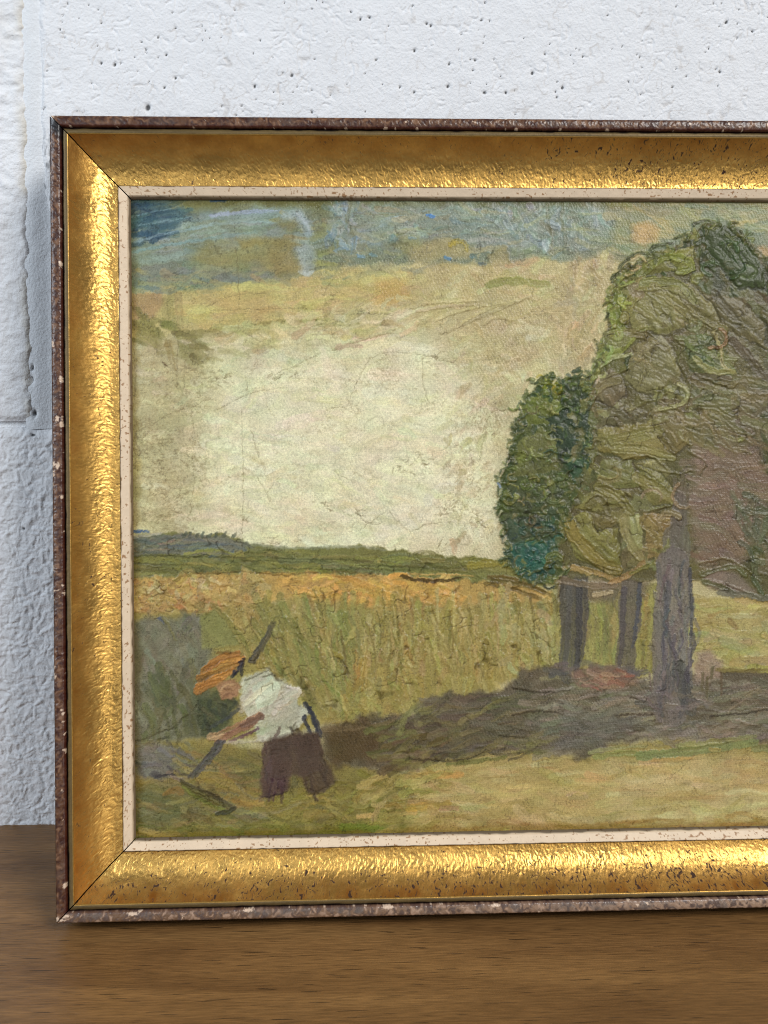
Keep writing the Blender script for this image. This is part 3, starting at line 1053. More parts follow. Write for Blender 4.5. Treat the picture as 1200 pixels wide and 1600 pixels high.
# warm ochre belt
fill([(205, 452), (285, 447), (440, 432), (520, 412), (560, 420), (640, 414), (660, 440), (640, 470), (560, 500), (330, 520), (205, 530)], (183, 168, 112), soft=11, warp=12, op=0.95, h=0.08, var=0.05, weave=0.9)
scatter([(285, 450), (690, 420), (690, 480), (540, 500), (290, 508)], 150, -3, (25, 80), (8, 20), [(188, 172, 114), (194, 179, 122), (178, 162, 104), (184, 170, 116)], op=(0.35, 0.7), h=0.07, spread=0.08, dry=0.6, wv=0.9)
fill([(585, 435), (640, 435), (650, 470), (590, 475)], (190, 156, 92), soft=10, warp=7, op=0.65)
fill([(340, 450), (420, 455), (410, 495), (345, 490)], (190, 164, 104), soft=12, warp=7, op=0.5)
fill([(207, 458), (254, 455), (256, 478), (240, 500), (207, 503)], (164, 138, 98), soft=4, warp=4, op=0.9, h=0.1)
for p in ([(268, 455), (266, 485), (275, 520)], [(258, 470), (262, 500), (262, 530)], [(278, 462), (281, 500), (284, 515)]):
    stroke(p, 13, (134, 121, 80), op=0.45, h=0.08, dry=0.8, ridge=0.2)
scatter([(205, 490), (270, 500), (340, 545), (330, 565), (270, 560), (205, 530)], 40, 28, (18, 44), (6, 13), [(124, 117, 70), (136, 128, 80), (112, 105, 62), (150, 140, 92)], op=(0.4, 0.75), h=0.1, spread=0.4, dry=0.7)
stroke([(282, 524), (330, 520), (400, 512), (450, 505), (545, 506)], 15, (136, 127, 78), op=0.75, h=0.08, dry=0.4)
stroke([(440, 507), (500, 504), (560, 503)], 13, (140, 130, 76), op=0.75, h=0.08, dry=0.5)
stroke([(300, 540), (330, 548), (325, 560)], 10, (124, 116, 72), op=0.6, h=0.1)
fill([(650, 405), (950, 400), (950, 480), (800, 480), (650, 490)], (184, 168, 122), soft=16, warp=14, op=0.85, h=0.05, weave=0.8)
scatter([(640, 410), (940, 405), (930, 490), (640, 500)], 90, -8, (16, 60), (6, 14), [(190, 174, 128), (178, 160, 112), (196, 182, 138), (172, 154, 106), (186, 168, 118)], op=(0.35, 0.7), h=0.12, spread=0.4, dry=0.8)
scatter([(460, 490), (640, 465), (700, 500), (560, 540), (460, 530)], 80, -14, (18, 56), (6, 14), [(200, 189, 144), (190, 178, 130), (208, 199, 156), (182, 168, 118)], op=(0.35, 0.75), h=0.14, spread=0.3, dry=0.8)
scatter([(330, 515), (460, 505), (460, 545), (340, 560)], 40, -8, (18, 56), (6, 14), [(196, 186, 140), (184, 174, 126), (170, 160, 108), (202, 194, 150)], op=(0.35, 0.75), h=0.12, spread=0.4, dry=0.8)
# blue and olive of the upper sky
fill([(190, 290), (1560, 290), (1560, 345), (1200, 400), (1010, 400), (960, 395), (905, 408), (850, 402), (760, 412), (680, 408), (600, 415), (520, 418), (430, 436), (370, 438), (300, 445), (200, 452)], (124, 130, 106), soft=5, warp=7, op=1, h=0.06, var=0.08, weave=0.9)
scatter([(205, 380), (430, 395), (430, 432), (300, 442), (205, 448)], 70, -3, (40, 120), (8, 18), [(118, 132, 118), (126, 138, 122), (112, 122, 106), (130, 136, 108)], op=(0.4, 0.8), h=0.06, spread=0.08, wv=0.9)
scatter([(240, 330), (470, 325), (480, 390), (240, 400)], 85, -4, (40, 130), (6, 16), [(140, 156, 150), (132, 148, 140), (152, 164, 156), (124, 138, 126), (126, 132, 108)], op=(0.35, 0.75), h=0.08, spread=0.08, wv=0.8)
fill([(305, 388), (400, 378), (450, 375), (440, 418), (350, 425), (300, 415)], (150, 140, 88), soft=14, warp=10, op=0.75)
fill([(285, 310), (510, 308), (520, 335), (490, 332), (470, 325), (390, 322), (330, 330), (285, 335)], (122, 124, 84), soft=8, warp=5, op=0.8)
scatter([(205, 312), (270, 312), (282, 340), (262, 372), (205, 385)], 60, -8, (25, 70), (6, 15), [(56, 82, 96), (64, 90, 100), (48, 68, 84), (78, 102, 108), (74, 96, 98), (90, 112, 112)], op=(0.4, 0.8), h=0.09, spread=0.15, dry=0.7)
for p, c, w in (([(206, 340), (235, 332), (268, 325)], (120, 146, 152), 3), ([(216, 352), (250, 347), (300, 340)], (134, 158, 158), 3.5), ([(210, 378), (250, 368), (330, 352)], (140, 162, 160), 5), ([(208, 394), (260, 384), (330, 372), (400, 362)], (132, 152, 148), 6), ([(330, 337), (390, 331), (455, 330)], (158, 176, 178), 7), ([(300, 355), (380, 346), (450, 348)], (150, 168, 166), 6), ([(330, 314), (352, 313)], (40, 70, 120), 6)):
    stroke(p, w, c, op=0.8, h=0.09, dry=0.6)
scatter([(205, 425), (500, 410), (640, 400), (700, 420), (500, 440), (300, 455), (205, 460)], 60, -4, (18, 60), (5, 12), [(150, 148, 108), (166, 156, 108), (134, 138, 112), (174, 160, 106), (126, 134, 114)], op=(0.3, 0.7), h=0.1, spread=0.2, dry=0.8)
scatter([(430, 335), (520, 330), (530, 420), (430, 425)], 36, -8, (16, 44), (6, 13), [(146, 138, 94), (134, 132, 94), (156, 146, 98), (128, 128, 92)], op=(0.35, 0.75), h=0.1, spread=0.3)
# white comma of paint
fill([(440, 330), (468, 328), (482, 345), (490, 368), (480, 372), (466, 350), (440, 342)], (156, 170, 170), soft=4, warp=4, op=0.8, h=0.12)
fill([(460, 385), (478, 382), (490, 392), (490, 415), (482, 432), (470, 426), (466, 408)], (154, 162, 156), soft=4, warp=4, op=0.8, h=0.15)
stroke([(470, 424), (480, 430), (488, 424)], 8, (188, 192, 190), op=0.8, h=0.2)
stroke([(464, 334), (476, 346), (484, 362)], 6, (172, 182, 180), op=0.6, h=0.15)
fill([(430, 345), (462, 343), (470, 352), (440, 358)], (132, 126, 84), soft=5, warp=4, op=0.7)
fill([(370, 372), (450, 372), (470, 382), (440, 388), (380, 386)], (146, 134, 84), soft=5, warp=5, op=0.7)
fill([(420, 388), (460, 385), (470, 425), (430, 432)], (148, 132, 88), soft=8, warp=6, op=0.7)
# thick broken blue-white passage
bw = [(512, 312), (960, 316), (960, 350), (930, 385), (900, 398), (845, 400), (780, 392), (720, 398), (640, 400), (560, 402), (535, 380), (512, 370)]
fill(bw, (138, 148, 136), soft=14, warp=14, op=0.7, h=0.12, var=0.10, weave=0.5)
scatter(bw, 170, 0, (10, 46), (4, 12), [(142, 158, 152), (134, 150, 144), (152, 164, 158), (126, 138, 124), (132, 134, 106), (142, 146, 122), (126, 144, 150)], op=(0.3, 0.65), h=0.2, spread=0.4, dry=0.7)
scatter([(512, 318), (560, 318), (560, 390), (512, 392)], 40, 80, (8, 26), (4, 9), [(160, 172, 172), (128, 150, 164), (172, 178, 170), (144, 156, 152), (116, 138, 152)], op=(0.35, 0.75), h=0.25, spread=0.6)
scatter([(780, 320), (950, 322), (930, 392), (850, 398), (790, 380)], 60, 60, (8, 30), (5, 12), [(152, 166, 160), (144, 158, 152), (162, 174, 170), (132, 140, 122)], op=(0.35, 0.7), h=0.25, spread=0.7)
scatter([(515, 325), (955, 325), (930, 400), (530, 405)], 60, -3, (18, 70), (4, 11), [(152, 150, 114), (168, 161, 120), (140, 144, 118), (160, 154, 112), (172, 176, 158)], op=(0.3, 0.65), h=0.15, spread=0.3, dry=0.8)
fill([(600, 382), (690, 372), (740, 380), (720, 400), (640, 404)], (136, 130, 88), soft=8, warp=7, op=0.75)
fill([(640, 385), (690, 370), (730, 378), (735, 402), (680, 412), (640, 410)], (168, 156, 112), soft=6, warp=7, op=0.7)
stroke([(705, 383), (715, 377), (726, 380), (730, 390)], 9, (172, 150, 70), op=0.85, h=0.25)
for p, c in (((668, 337), (70, 120, 190)), ((695, 402), (90, 130, 170)), ((560, 400), (110, 140, 160)), ((735, 400), (92, 116, 118)), ((748, 412), (92, 112, 112)), ((578, 398), (116, 140, 150)), ((640, 372), (128, 152, 164))):
    stroke([p, (p[0] + 9, p[1] + 2)], 7, c, op=0.8, h=0.2)
fill([(760, 398), (790, 385), (800, 412), (765, 412)], (160, 148, 104), soft=3, warp=4, op=0.8, h=0.2)
stroke([(762, 446), (790, 440), (820, 440), (855, 446)], 14, (132, 132, 72), op=0.8, h=0.08, dry=0.4)
for _ in range(34):                                       # little rings and blisters of paint
    cx, cy = prng.uniform(525, 960), prng.uniform(322, 415)
    r = prng.uniform(3, 8)
    t = np.linspace(0, prng.uniform(3.5, 6.2), 7)
    q = np.c_[cx + r * np.cos(t) * prng.uniform(0.6, 1), cy + r * np.sin(t)]
    crack(q, w=0.9, c=(96, 94, 72), op=0.45)
    stroke(q, 2.4, (150, 152, 132), op=0.3, h=0.35)
for x in (548, 856, 879, 981):
    stroke([(x, 320), (x + prng.normal(0, 3), 345), (x + 5, 372), (x + 2, 395)], 7, (104, 100, 70), op=0.5, h=0.25, dry=0.7)
# top right: thin washes beside the crown
fill([(955, 312), (1560, 312), (1560, 380), (1240, 400), (1180, 345), (1100, 340), (1040, 365), (960, 430), (930, 420), (960, 380)], (146, 143, 104), soft=10, warp=8, op=0.9, weave=0.9)
scatter([(955, 318), (1190, 318), (1200, 380), (1180, 350), (1100, 340), (1030, 370), (960, 420)], 60, 8, (20, 70), (7, 16), [(154, 146, 100), (130, 138, 110), (168, 152, 104), (140, 140, 104), (116, 130, 108)], op=(0.4, 0.8), h=0.08, spread=0.25)
fill([(990, 352), (1010, 346), (1030, 356), (1028, 378), (1005, 385), (988, 374)], (182, 152, 102), soft=5, warp=4, op=0.85, h=0.1)
fill([(900, 405), (960, 395), (970, 420), (950, 470), (945, 540), (900, 570), (860, 540), (880, 450)], (180, 164, 120), soft=14, warp=10, op=0.8)
scatter([(890, 410), (955, 405), (945, 560), (870, 590)], 70, 120, (10, 34), (5, 13), [(188, 170, 126), (170, 152, 108), (178, 166, 128), (198, 182, 140), (160, 146, 108)], op=(0.4, 0.8), h=0.14, spread=0.6)
fill([(1165, 380), (1240, 390), (1240, 410), (1185, 405)], (168, 132, 84), soft=5, warp=4, op=0.7)
# brushy arcs where cream meets ochre
for p in ([(640, 480), (680, 472), (745, 470)], [(680, 500), (740, 480), (810, 470)], [(690, 520), (750, 495), (830, 462)], [(720, 505), (770, 480), (805, 472)], [(650, 486), (700, 478), (740, 476)], [(520, 545), (570, 528), (620, 514)], [(755, 506), (775, 496), (800, 500)]):
    stroke(p, 5, (192, 178, 134), op=0.7, h=0.25, dry=0.3)
    crack([(a, b + 3) for a, b in p], w=0.8, c=(120, 104, 66), op=0.55)
stroke([(528, 543), (545, 540), (565, 541)], 9, (182, 156, 128), op=0.7, h=0.08)
# age-dirt
grime(sky_lo, (140, 124, 86), 0.30, scale=2.4, thr=(0.25, 0.9))
grime([(205, 560), (330, 560), (320, 840), (205, 840)], (124, 108, 74), 0.45, scale=2.4, thr=(0.05, 0.7))
grime([(690, 640), (790, 600), (790, 860), (680, 860)], (140, 122, 88), 0.45, scale=2.2, thr=(0.1, 0.7), aniso=0.8)
grime([(205, 312), (960, 312), (960, 420), (205, 440)], (92, 94, 70), 0.25, scale=2.2, thr=(0.2, 0.9))
grime([(690, 420), (930, 420), (900, 590), (700, 560)], (138, 120, 80), 0.4, scale=2.4, thr=(0.1, 0.7), aniso=0.9)
for x, y, r in ((425, 596, 12), (462, 585, 10), (232, 705, 14), (256, 690, 12), (250, 720, 12), (250, 770, 14), (505, 788, 14), (683, 860, 14), (382, 812, 6), (420, 846, 13), (465, 842, 9), (635, 735, 22), (655, 722, 18), (700, 800, 20), (740, 810, 18), (560, 800, 10), (680, 560, 16), (510, 452, 7), (515, 462, 5), (346, 590, 14), (330, 592, 12)):
    for _ in range(int(r * 0.9)):
        a_ = prng.normal(0, r * 0.55, 2)
        L_ = prng.uniform(3, 9)
        an = prng.normal(0, 0.7)
        crack([(x + a_[0], y + a_[1] * 0.7), (x + a_[0] + L_ * math.cos(an), y + a_[1] * 0.7 + L_ * math.sin(an))], w=0.9, c=(112, 98, 66), op=0.5)

# ======== distance
fill([(195, 838), (235, 834), (300, 832), (320, 838), (345, 834), (385, 846), (410, 852), (470, 856), (560, 852), (610, 858), (690, 868), (790, 872), (850, 880), (850, 935), (195, 935)], (120, 118, 70), soft=2.5, warp=4, ws=10, op=1, h=0.12, weave=0.3)
fill([(195, 838), (290, 835), (345, 836), (385, 848), (400, 853), (360, 868), (195, 868)], (112, 112, 96), soft=3, warp=4, ws=9, op=0.95, h=0.15)
scatter([(205, 838), (345, 838), (390, 850), (350, 866), (205, 868)], 46, 2, (30, 90), (3, 7), [(104, 108, 98), (118, 120, 104), (90, 94, 84), (126, 122, 98), (92, 102, 102), (134, 128, 102)], op=(0.5, 0.9), h=0.2, spread=0.06)
for x in (288, 296, 308, 316, 326, 336, 350, 365):
    stroke([(x, 838), (x + 3, 831 + prng.uniform(0, 4))], 6, (84, 88, 74), op=0.85, h=0.2)
stroke([(206, 831), (218, 830), (232, 831)], 5, (58, 86, 128), op=0.85, h=0.12)
stroke([(210, 838), (230, 836), (255, 833)], 5, (188, 184, 160), op=0.6, h=0.12)
stroke([(330, 868), (360, 863), (385, 862)], 7, (84, 104, 112), op=0.7, h=0.1)
stroke([(395, 850), (440, 856), (500, 856), (560, 854), (600, 860)], 6, (150, 152, 130), op=0.6, h=0.03, ridge=0.1)
scatter([(205, 872), (420, 862), (700, 872), (790, 884), (780, 896), (540, 896), (205, 896)], 110, 2.5, (30, 120), (4, 10), [(122, 119, 68), (108, 107, 62), (134, 130, 76), (98, 98, 60), (142, 134, 74), (116, 116, 82)], op=(0.5, 0.9), h=0.2, spread=0.06, wv=0.3)
for y, x0_, x1_ in ((868, 210, 420), (880, 205, 300), (876, 380, 520), (888, 420, 640), (893, 300, 520), (884, 560, 720), (872, 430, 560)):
    stroke([(x0_, y), ((x0_ + x1_) / 2, y + 2), (x1_, y + 3)], 3, (66, 66, 38), op=0.6, h=0.1, dry=0.5)
stroke([(735, 884), (765, 880), (800, 884)], 13, (136, 126, 56), op=0.85, h=0.18)
# ochre stubble belt
fill([(195, 905), (290, 898), (360, 894), (440, 896), (520, 897), (600, 898), (640, 903), (720, 906), (800, 912), (870, 925), (860, 945), (780, 945), (700, 950), (600, 955), (520, 945), (480, 935), (420, 940), (330, 960), (205, 965)], (176, 146, 86), soft=3, warp=6, ws=12, op=1, h=0.2, var=0.08, weave=0.3)
scatter([(205, 905), (420, 898), (420, 935), (330, 955), (205, 962)], 110, 20, (10, 34), (4, 11), [(166, 142, 88), (152, 128, 78), (184, 160, 96), (140, 118, 72), (190, 166, 108), (176, 132, 84)], op=(0.5, 0.95), h=0.35, spread=0.9, curve=0.3, wv=0.2)
scatter([(440, 898), (700, 905), (700, 945), (600, 950), (520, 940), (450, 925)], 80, 5, (18, 60), (6, 14), [(198, 156, 84), (190, 148, 78), (206, 166, 92), (178, 142, 80)], op=(0.5, 0.95), h=0.25, spread=0.2, wv=0.3)
scatter([(205, 930), (330, 930), (330, 960), (205, 970)], 26, 10, (10, 26), (6, 12), [(158, 118, 74), (168, 128, 82), (146, 112, 70)], op=(0.5, 0.9), h=0.3, spread=0.7)
slabs([(205, 905), (430, 898), (430, 935), (330, 955), (205, 960)], 60, (12, 30), (7, 14), 10, [(166, 142, 90), (152, 130, 80), (184, 162, 104), (176, 150, 92)], h=0.5, spread=0.9)
slabs([(440, 898), (700, 905), (700, 945), (600, 950), (520, 940), (450, 925)], 40, (16, 40), (8, 16), 5, [(194, 154, 88), (186, 148, 82), (202, 166, 98), (176, 144, 86)], h=0.4, spread=0.4)
for p in ([(300, 905), (318, 908), (312, 916), (330, 920)], [(275, 925), (280, 935)], [(330, 905), (345, 912)], [(232, 925), (240, 918), (252, 926)]):
    stroke(p, 7, (200, 184, 140), op=0.7, h=0.4)
stroke([(284, 895), (292, 890), (304, 893), (296, 899)], 7, (150, 136, 84), op=0.9, h=0.35)
stroke([(490, 905), (505, 898), (518, 902)], 8, (206, 180, 88), op=0.85, h=0.4)
stroke([(455, 918), (465, 924), (480, 922), (500, 932), (525, 924)], 8, (204, 158, 88), op=0.8, h=0.35)
stroke([(628, 900), (650, 906), (680, 908), (722, 904)], 7, (66, 54, 32), op=0.9, h=0.15)
stroke([(640, 897), (700, 898), (740, 900)], 4, (198, 164, 96), op=0.8, h=0.2)
for p in ([(765, 902), (800, 905), (850, 925)], [(770, 908), (820, 914), (860, 930)], [(760, 912), (800, 920), (845, 935)]):
    stroke(p, 9, (100, 86, 48), op=0.85, h=0.25, br=0.25)
for p in ([(290, 893), (330, 896), (380, 893), (430, 899)], [(430, 899), (480, 896), (520, 894), (600, 897)], [(450, 915), (470, 928), (500, 934), (530, 922)], [(545, 948), (580, 952), (620, 946), (660, 942)], [(240, 905), (252, 912), (246, 920)], [(305, 945), (320, 935), (318, 950)], [(330, 945), (372, 948), (378, 936)]):
    crack(p, w=1.2, c=(96, 76, 40), op=0.7)

# ======== the field
field = [(205, 958), (330, 955), (420, 938), (480, 935), (600, 955), (700, 950), (790, 945), (870, 935), (880, 1010), (870, 1045), (800, 1060), (760, 1085), (660, 1095), (640, 1115), (520, 1130), (490, 1140), (205, 1170)]
fill(field, (150, 136, 80), soft=4, warp=6, op=1, h=0.1, var=0.06, weave=0.35)


def fan(x, y):
    return 62 + 26 * np.clip((x - 380) / 180, 0, 1) - 8 * np.clip((x - 640) / 200, 0, 1) - (y - 1000) * 0.05


scatter([(370, 945), (870, 945), (870, 1040), (800, 1060), (650, 1095), (630, 1115), (520, 1130), (400, 1050)], 300, fan, (24, 74), (5, 13), [(154, 139, 82), (144, 129, 72), (164, 149, 92), (136, 123, 68), (158, 145, 86), (150, 131, 72), (170, 154, 98)], op=(0.45, 0.9), h=0.34, spread=0.22, curve=0.08, wv=0.3, ridge=0.6)
scatter([(480, 960), (560, 960), (540, 1120), (500, 1110)], 36, 78, (40, 100), (5, 10), [(130, 128, 74), (122, 122, 72), (140, 136, 82)], op=(0.5, 0.85), h=0.25, spread=0.08)
for p in ([(432, 950), (455, 990), (478, 1050)], [(468, 945), (490, 990), (505, 1040)], [(492, 945), (510, 985), (520, 1030)], [(530, 960), (548, 1010), (552, 1080)], [(556, 955), (575, 1010), (582, 1090)], [(600, 965), (612, 1010), (640, 1070)], [(690, 965), (715, 1020), (722, 1050)], [(740, 985), (752, 1030), (748, 1075)]):
    ridge_line(p, 4, 0.45, (160, 150, 94), op=0.6)
    crack([(a + 3, b) for a, b in p], w=1.0, c=(96, 86, 44), op=0.5)
scatter([(620, 1010), (680, 1000), (680, 1040), (620, 1045)], 14, 40, (8, 18), (4, 7), [(164, 146, 88), (152, 132, 74)], h=0.5, spread=1.2)
scatter([(770, 950), (875, 945), (878, 1030), (790, 1050)], 60, 60, (10, 30), (6, 13), [(166, 156, 102), (156, 146, 92), (174, 164, 112), (150, 148, 100)], op=(0.5, 0.9), h=0.2, spread=0.6)
scatter([(590, 1060), (660, 1050), (650, 1110), (530, 1125)], 40, 40, (10, 30), (6, 12), [(154, 142, 82), (146, 132, 72), (160, 150, 92)], op=(0.4, 0.8), h=0.2, spread=0.8)
stroke([(520, 1130), (550, 1125), (578, 1124)], 5, (176, 158, 88), op=0.9, h=0.2)
slabs([(400, 960), (870, 950), (860, 1040), (650, 1090), (520, 1120), (420, 1020)], 70, (14, 36), (6, 12), fan, [(158, 144, 88), (146, 132, 74), (168, 154, 98), (138, 126, 70), (150, 140, 84)], h=0.5, spread=0.35)
for _ in range(90):
    x, y = prng.uniform(400, 860), prng.uniform(960, 1050)
    a_ = math.radians(fan(x, y) + prng.normal(0, 5))
    L_ = prng.uniform(40, 100)
    d_ = np.array([math.cos(a_), math.sin(a_)])
    n_ = np.array([-d_[1], d_[0]]) * L_ * 0.06
    pal = [(172, 156, 100), (164, 148, 90), (124, 112, 62), (112, 102, 56), (178, 162, 106), (150, 138, 82)]
    q_ = np.array([x, y])
    stroke([q_ - d_ * L_ / 2, q_ - n_, q_ + d_ * L_ / 2], prng.uniform(2.5, 5.5), pal[prng.integers(6)], op=prng.uniform(0.45, 0.85), h=0.45, br=0.1, dry=0.5, ridge=0.6)
scatter([(385, 960), (480, 955), (520, 1100), (490, 1100), (430, 1040)], 50, 64, (24, 70), (6, 14), [(132, 128, 76), (124, 120, 70), (140, 134, 82), (116, 112, 66)], op=(0.4, 0.8), h=0.3, spread=0.15)
# grey-green block at the left
fill([(205, 970), (312, 960), (330, 1010), (325, 1060), (330, 1155), (205, 1170)], (117, 115, 93), soft=6, warp=6, op=0.95, var=0.07, vs=8, h=0.05, weave=1)
scatter([(208, 975), (310, 965), (315, 1060), (208, 1120)], 90, 70, (14, 40), (5, 12), [(124, 121, 98), (112, 110, 86), (134, 131, 110), (106, 103, 78), (118, 116, 96)], op=(0.35, 0.7), h=0.08, spread=0.4, wv=1)
scatter([(250, 1055), (330, 1050), (330, 1155), (215, 1160)], 70, 84, (20, 50), (6, 13), [(96, 96, 62), (86, 88, 56), (106, 106, 72), (92, 92, 70)], op=(0.4, 0.8), h=0.1, spread=0.3)
fill([(313, 962), (340, 948), (372, 990), (375, 1008), (318, 1014)], (132, 130, 80), soft=2.5, warp=3, op=0.95, h=0.12)
stroke([(252, 965), (262, 975), (275, 1000)], 5, (130, 126, 78), op=0.8, h=0.3)
stroke([(248, 965), (256, 972)], 5, (84, 96, 120), op=0.7, h=0.1)
stroke([(330, 945), (352, 965), (375, 1000), (380, 1030)], 8, (140, 130, 74), op=0.8, h=0.35)
stroke([(350, 960), (380, 1000), (392, 1030)], 8, (126, 118, 66), op=0.8, h=0.3)
crack([(208, 1160), (262, 1140), (300, 1110), (318, 1080)], w=1.4, c=(64, 60, 40), op=0.8)
stroke([(206, 1164), (235, 1160), (262, 1152)], 6, (56, 54, 44), op=0.7, h=0.1)

# ======== foreground
fore = [(195, 1165), (330, 1155), (420, 1180), (520, 1190), (640, 1215), (700, 1180), (800, 1165), (900, 1185), (970, 1160), (1200, 1150), (1560, 1140), (1560, 1330), (195, 1330)]
fill(fore, (150, 134, 80), soft=5, warp=6, op=1, h=0.08, weave=0.9)
fill([(195, 1165), (420, 1170), (640, 1215), (640, 1330), (195, 1330)], (124, 114, 66), soft=10, warp=8, op=1, weave=0.8)
scatter([(208, 1170), (420, 1190), (420, 1290), (208, 1300)], 120, 8, (24, 80), (5, 13), [(122, 112, 74), (110, 102, 66), (134, 122, 78), (98, 98, 66), (144, 126, 74), (116, 112, 84)], op=(0.4, 0.85), h=0.12, spread=0.25, wv=0.7)
fill([(208, 1168), (255, 1162), (278, 1190), (262, 1215), (215, 1210)], (114, 111, 102), soft=7, warp=5, op=0.85, weave=1)
scatter([(210, 1165), (300, 1160), (300, 1215), (215, 1220)], 40, 20, (14, 36), (4, 9), [(102, 99, 92), (120, 116, 106), (80, 79, 78), (128, 120, 104)], op=(0.4, 0.8), h=0.12, spread=0.3)
stroke([(245, 1212), (280, 1210), (310, 1210)], 5, (58, 56, 56), op=0.75, h=0.1)
fill([(210, 1240), (260, 1235), (300, 1275), (260, 1295), (210, 1300)], (100, 102, 66), soft=12, warp=8, op=0.8)
scatter([(330, 1220), (500, 1240), (500, 1262), (350, 1255)], 26, 12, (30, 70), (5, 10), [(150, 128, 68), (160, 138, 76), (138, 122, 66)], op=(0.5, 0.85), h=0.12, spread=0.12)
scatter([(430, 1245), (640, 1205), (640, 1285), (430, 1300)], 90, -22, (16, 54), (6, 14), [(126, 116, 60), (138, 126, 68), (116, 108, 56), (148, 134, 74)], op=(0.45, 0.9), h=0.18, spread=0.5)
scatter([(208, 1292), (660, 1285), (660, 1312), (208, 1316)], 50, -1, (40, 100), (6, 12), [(108, 108, 54), (118, 114, 58), (100, 104, 56), (128, 120, 62)], op=(0.5, 0.9), h=0.1, spread=0.06)
fill([(640, 1215), (700, 1188), (800, 1175), (900, 1190), (1000, 1190), (1560, 1170), (1560, 1330), (640, 1330)], (170, 150, 96), soft=8, warp=8, op=1, var=0.06, vs=20, aniso=3, weave=1)
fill([(950, 1190), (1560, 1170), (1560, 1285), (950, 1290)], (184, 168, 118), soft=24, warp=12, op=0.8, weave=1)
scatter([(660, 1195), (1250, 1190), (1250, 1296), (650, 1300)], 190, -3, (30, 110), (6, 16), [(176, 156, 102), (164, 144, 90), (190, 172, 120), (156, 138, 84), (182, 160, 104), (196, 182, 134)], op=(0.3, 0.7), h=0.08, spread=0.12, dry=0.8, wv=0.95)
scatter([(1250, 1180), (1520, 1170), (1520, 1290), (1250, 1296)], 60, -3, (30, 110), (8, 18), [(176, 156, 102), (164, 144, 90), (150, 136, 84)], op=(0.3, 0.7), h=0.08, spread=0.12)
for p, w, c in (([(640, 1218), (680, 1212), (720, 1210)], 14, (190, 148, 82)), ([(645, 1230), (690, 1226), (735, 1236)], 16, (184, 158, 104)), ([(640, 1262), (680, 1258), (700, 1256)], 16, (188, 142, 62)), ([(560, 1276), (600, 1272), (650, 1270)], 9, (184, 152, 92)), ([(660, 1275), (700, 1272)], 10, (182, 156, 116)), ([(690, 1262), (715, 1262)], 9, (164, 128, 96))):
    stroke(p, w, c, op=0.85, h=0.15)
for p in ([(640, 1215), (640, 1240), (635, 1258)], [(628, 1235), (645, 1244), (640, 1256)]):
    stroke(p, 10, (110, 102, 68), op=0.5, h=0.2)
stroke([(535, 1292), (570, 1292), (600, 1298)], 12, (112, 118, 52), op=0.85, h=0.12)
scatter([(640, 1290), (1200, 1275), (1200, 1300), (640, 1306)], 40, -2, (30, 80), (4, 9), [(148, 118, 66), (136, 110, 62), (158, 132, 80)], op=(0.3, 0.7), h=0.08, spread=0.06)

scatter([(585, 1205), (700, 1200), (720, 1300), (600, 1305)], 60, -10, (20, 70), (6, 15), [(150, 134, 78), (160, 142, 86), (140, 126, 70), (170, 150, 94), (132, 120, 64)], op=(0.45, 0.9), h=0.18, spread=0.35, dry=0.7)
scatter([(210, 1170), (420, 1200), (600, 1230), (600, 1300), (210, 1300)], 50, 2, (24, 80), (4, 11), [(142, 128, 78), (152, 136, 84), (110, 104, 70), (132, 124, 92), (104, 98, 60)], op=(0.3, 0.7), h=0.16, spread=0.3, dry=0.8)
# ======== shadow under the trees
shade = [(505, 1135), (580, 1120), (645, 1112), (665, 1092), (700, 1082), (770, 1082), (800, 1066), (812, 1046), (865, 1036), (890, 1055), (1000, 1065), (1090, 1050), (1200, 1045), (1560, 1050), (1560, 1140), (1190, 1160), (1060, 1150), (970, 1160), (915, 1185), (860, 1180), (800, 1166), (740, 1172), (690, 1184), (640, 1204), (600, 1202), (530, 1196), (505, 1185)]
fill(shade, (100, 91, 72), soft=6, warp=9, ws=14, op=1, h=0.08, var=0.08, weave=1)
fill([(510, 1135), (580, 1128), (600, 1150), (590, 1192), (520, 1195)], (82, 66, 42), soft=14, warp=10, op=0.7)
stroke([(505, 1140), (545, 1138), (580, 1132)], 10, (134, 112, 80), op=0.5, h=0.08, dry=0.5)
scatter([(590, 1130), (700, 1120), (720, 1180), (640, 1210), (590, 1195)], 60, -12, (20, 60), (6, 13), [(96, 88, 56), (84, 76, 48), (106, 98, 62), (94, 78, 60), (110, 104, 64)], op=(0.5, 0.9), h=0.12, spread=0.3)
scatter([(660, 1095), (800, 1085), (880, 1100), (860, 1175), (700, 1180)], 110, -4, (30, 90), (6, 14), [(102, 94, 78), (94, 85, 70), (112, 102, 86), (82, 75, 60), (104, 98, 70), (98, 94, 66)], op=(0.4, 0.8), h=0.12, spread=0.15, wv=0.9)
scatter([(850, 1060), (1200, 1060), (1250, 1130), (1190, 1155), (970, 1155), (900, 1180), (850, 1170)], 190, -3, (30, 90), (5, 13), [(122, 114, 98), (132, 123, 108), (106, 99, 82), (140, 131, 114), (98, 92, 76), (126, 118, 92)], op=(0.4, 0.8), h=0.12, spread=0.18, wv=1)
scatter([(1200, 1060), (1520, 1060), (1520, 1135), (1250, 1140)], 60, 0, (30, 100), (8, 16), [(112, 104, 90), (98, 92, 76), (120, 110, 86)], op=(0.4, 0.8), h=0.12, spread=0.15)
fill([(880, 1120), (980, 1105), (1000, 1130), (930, 1170), (880, 1165)], (98, 94, 84), soft=10, warp=8, op=0.6)
scatter([(600, 1110), (820, 1085), (860, 1170), (640, 1205)], 60, -14, (16, 60), (4, 12), [(124, 114, 72), (134, 124, 80), (112, 104, 68), (84, 78, 58), (126, 114, 84)], op=(0.4, 0.8), h=0.2, spread=0.35, dry=0.8)
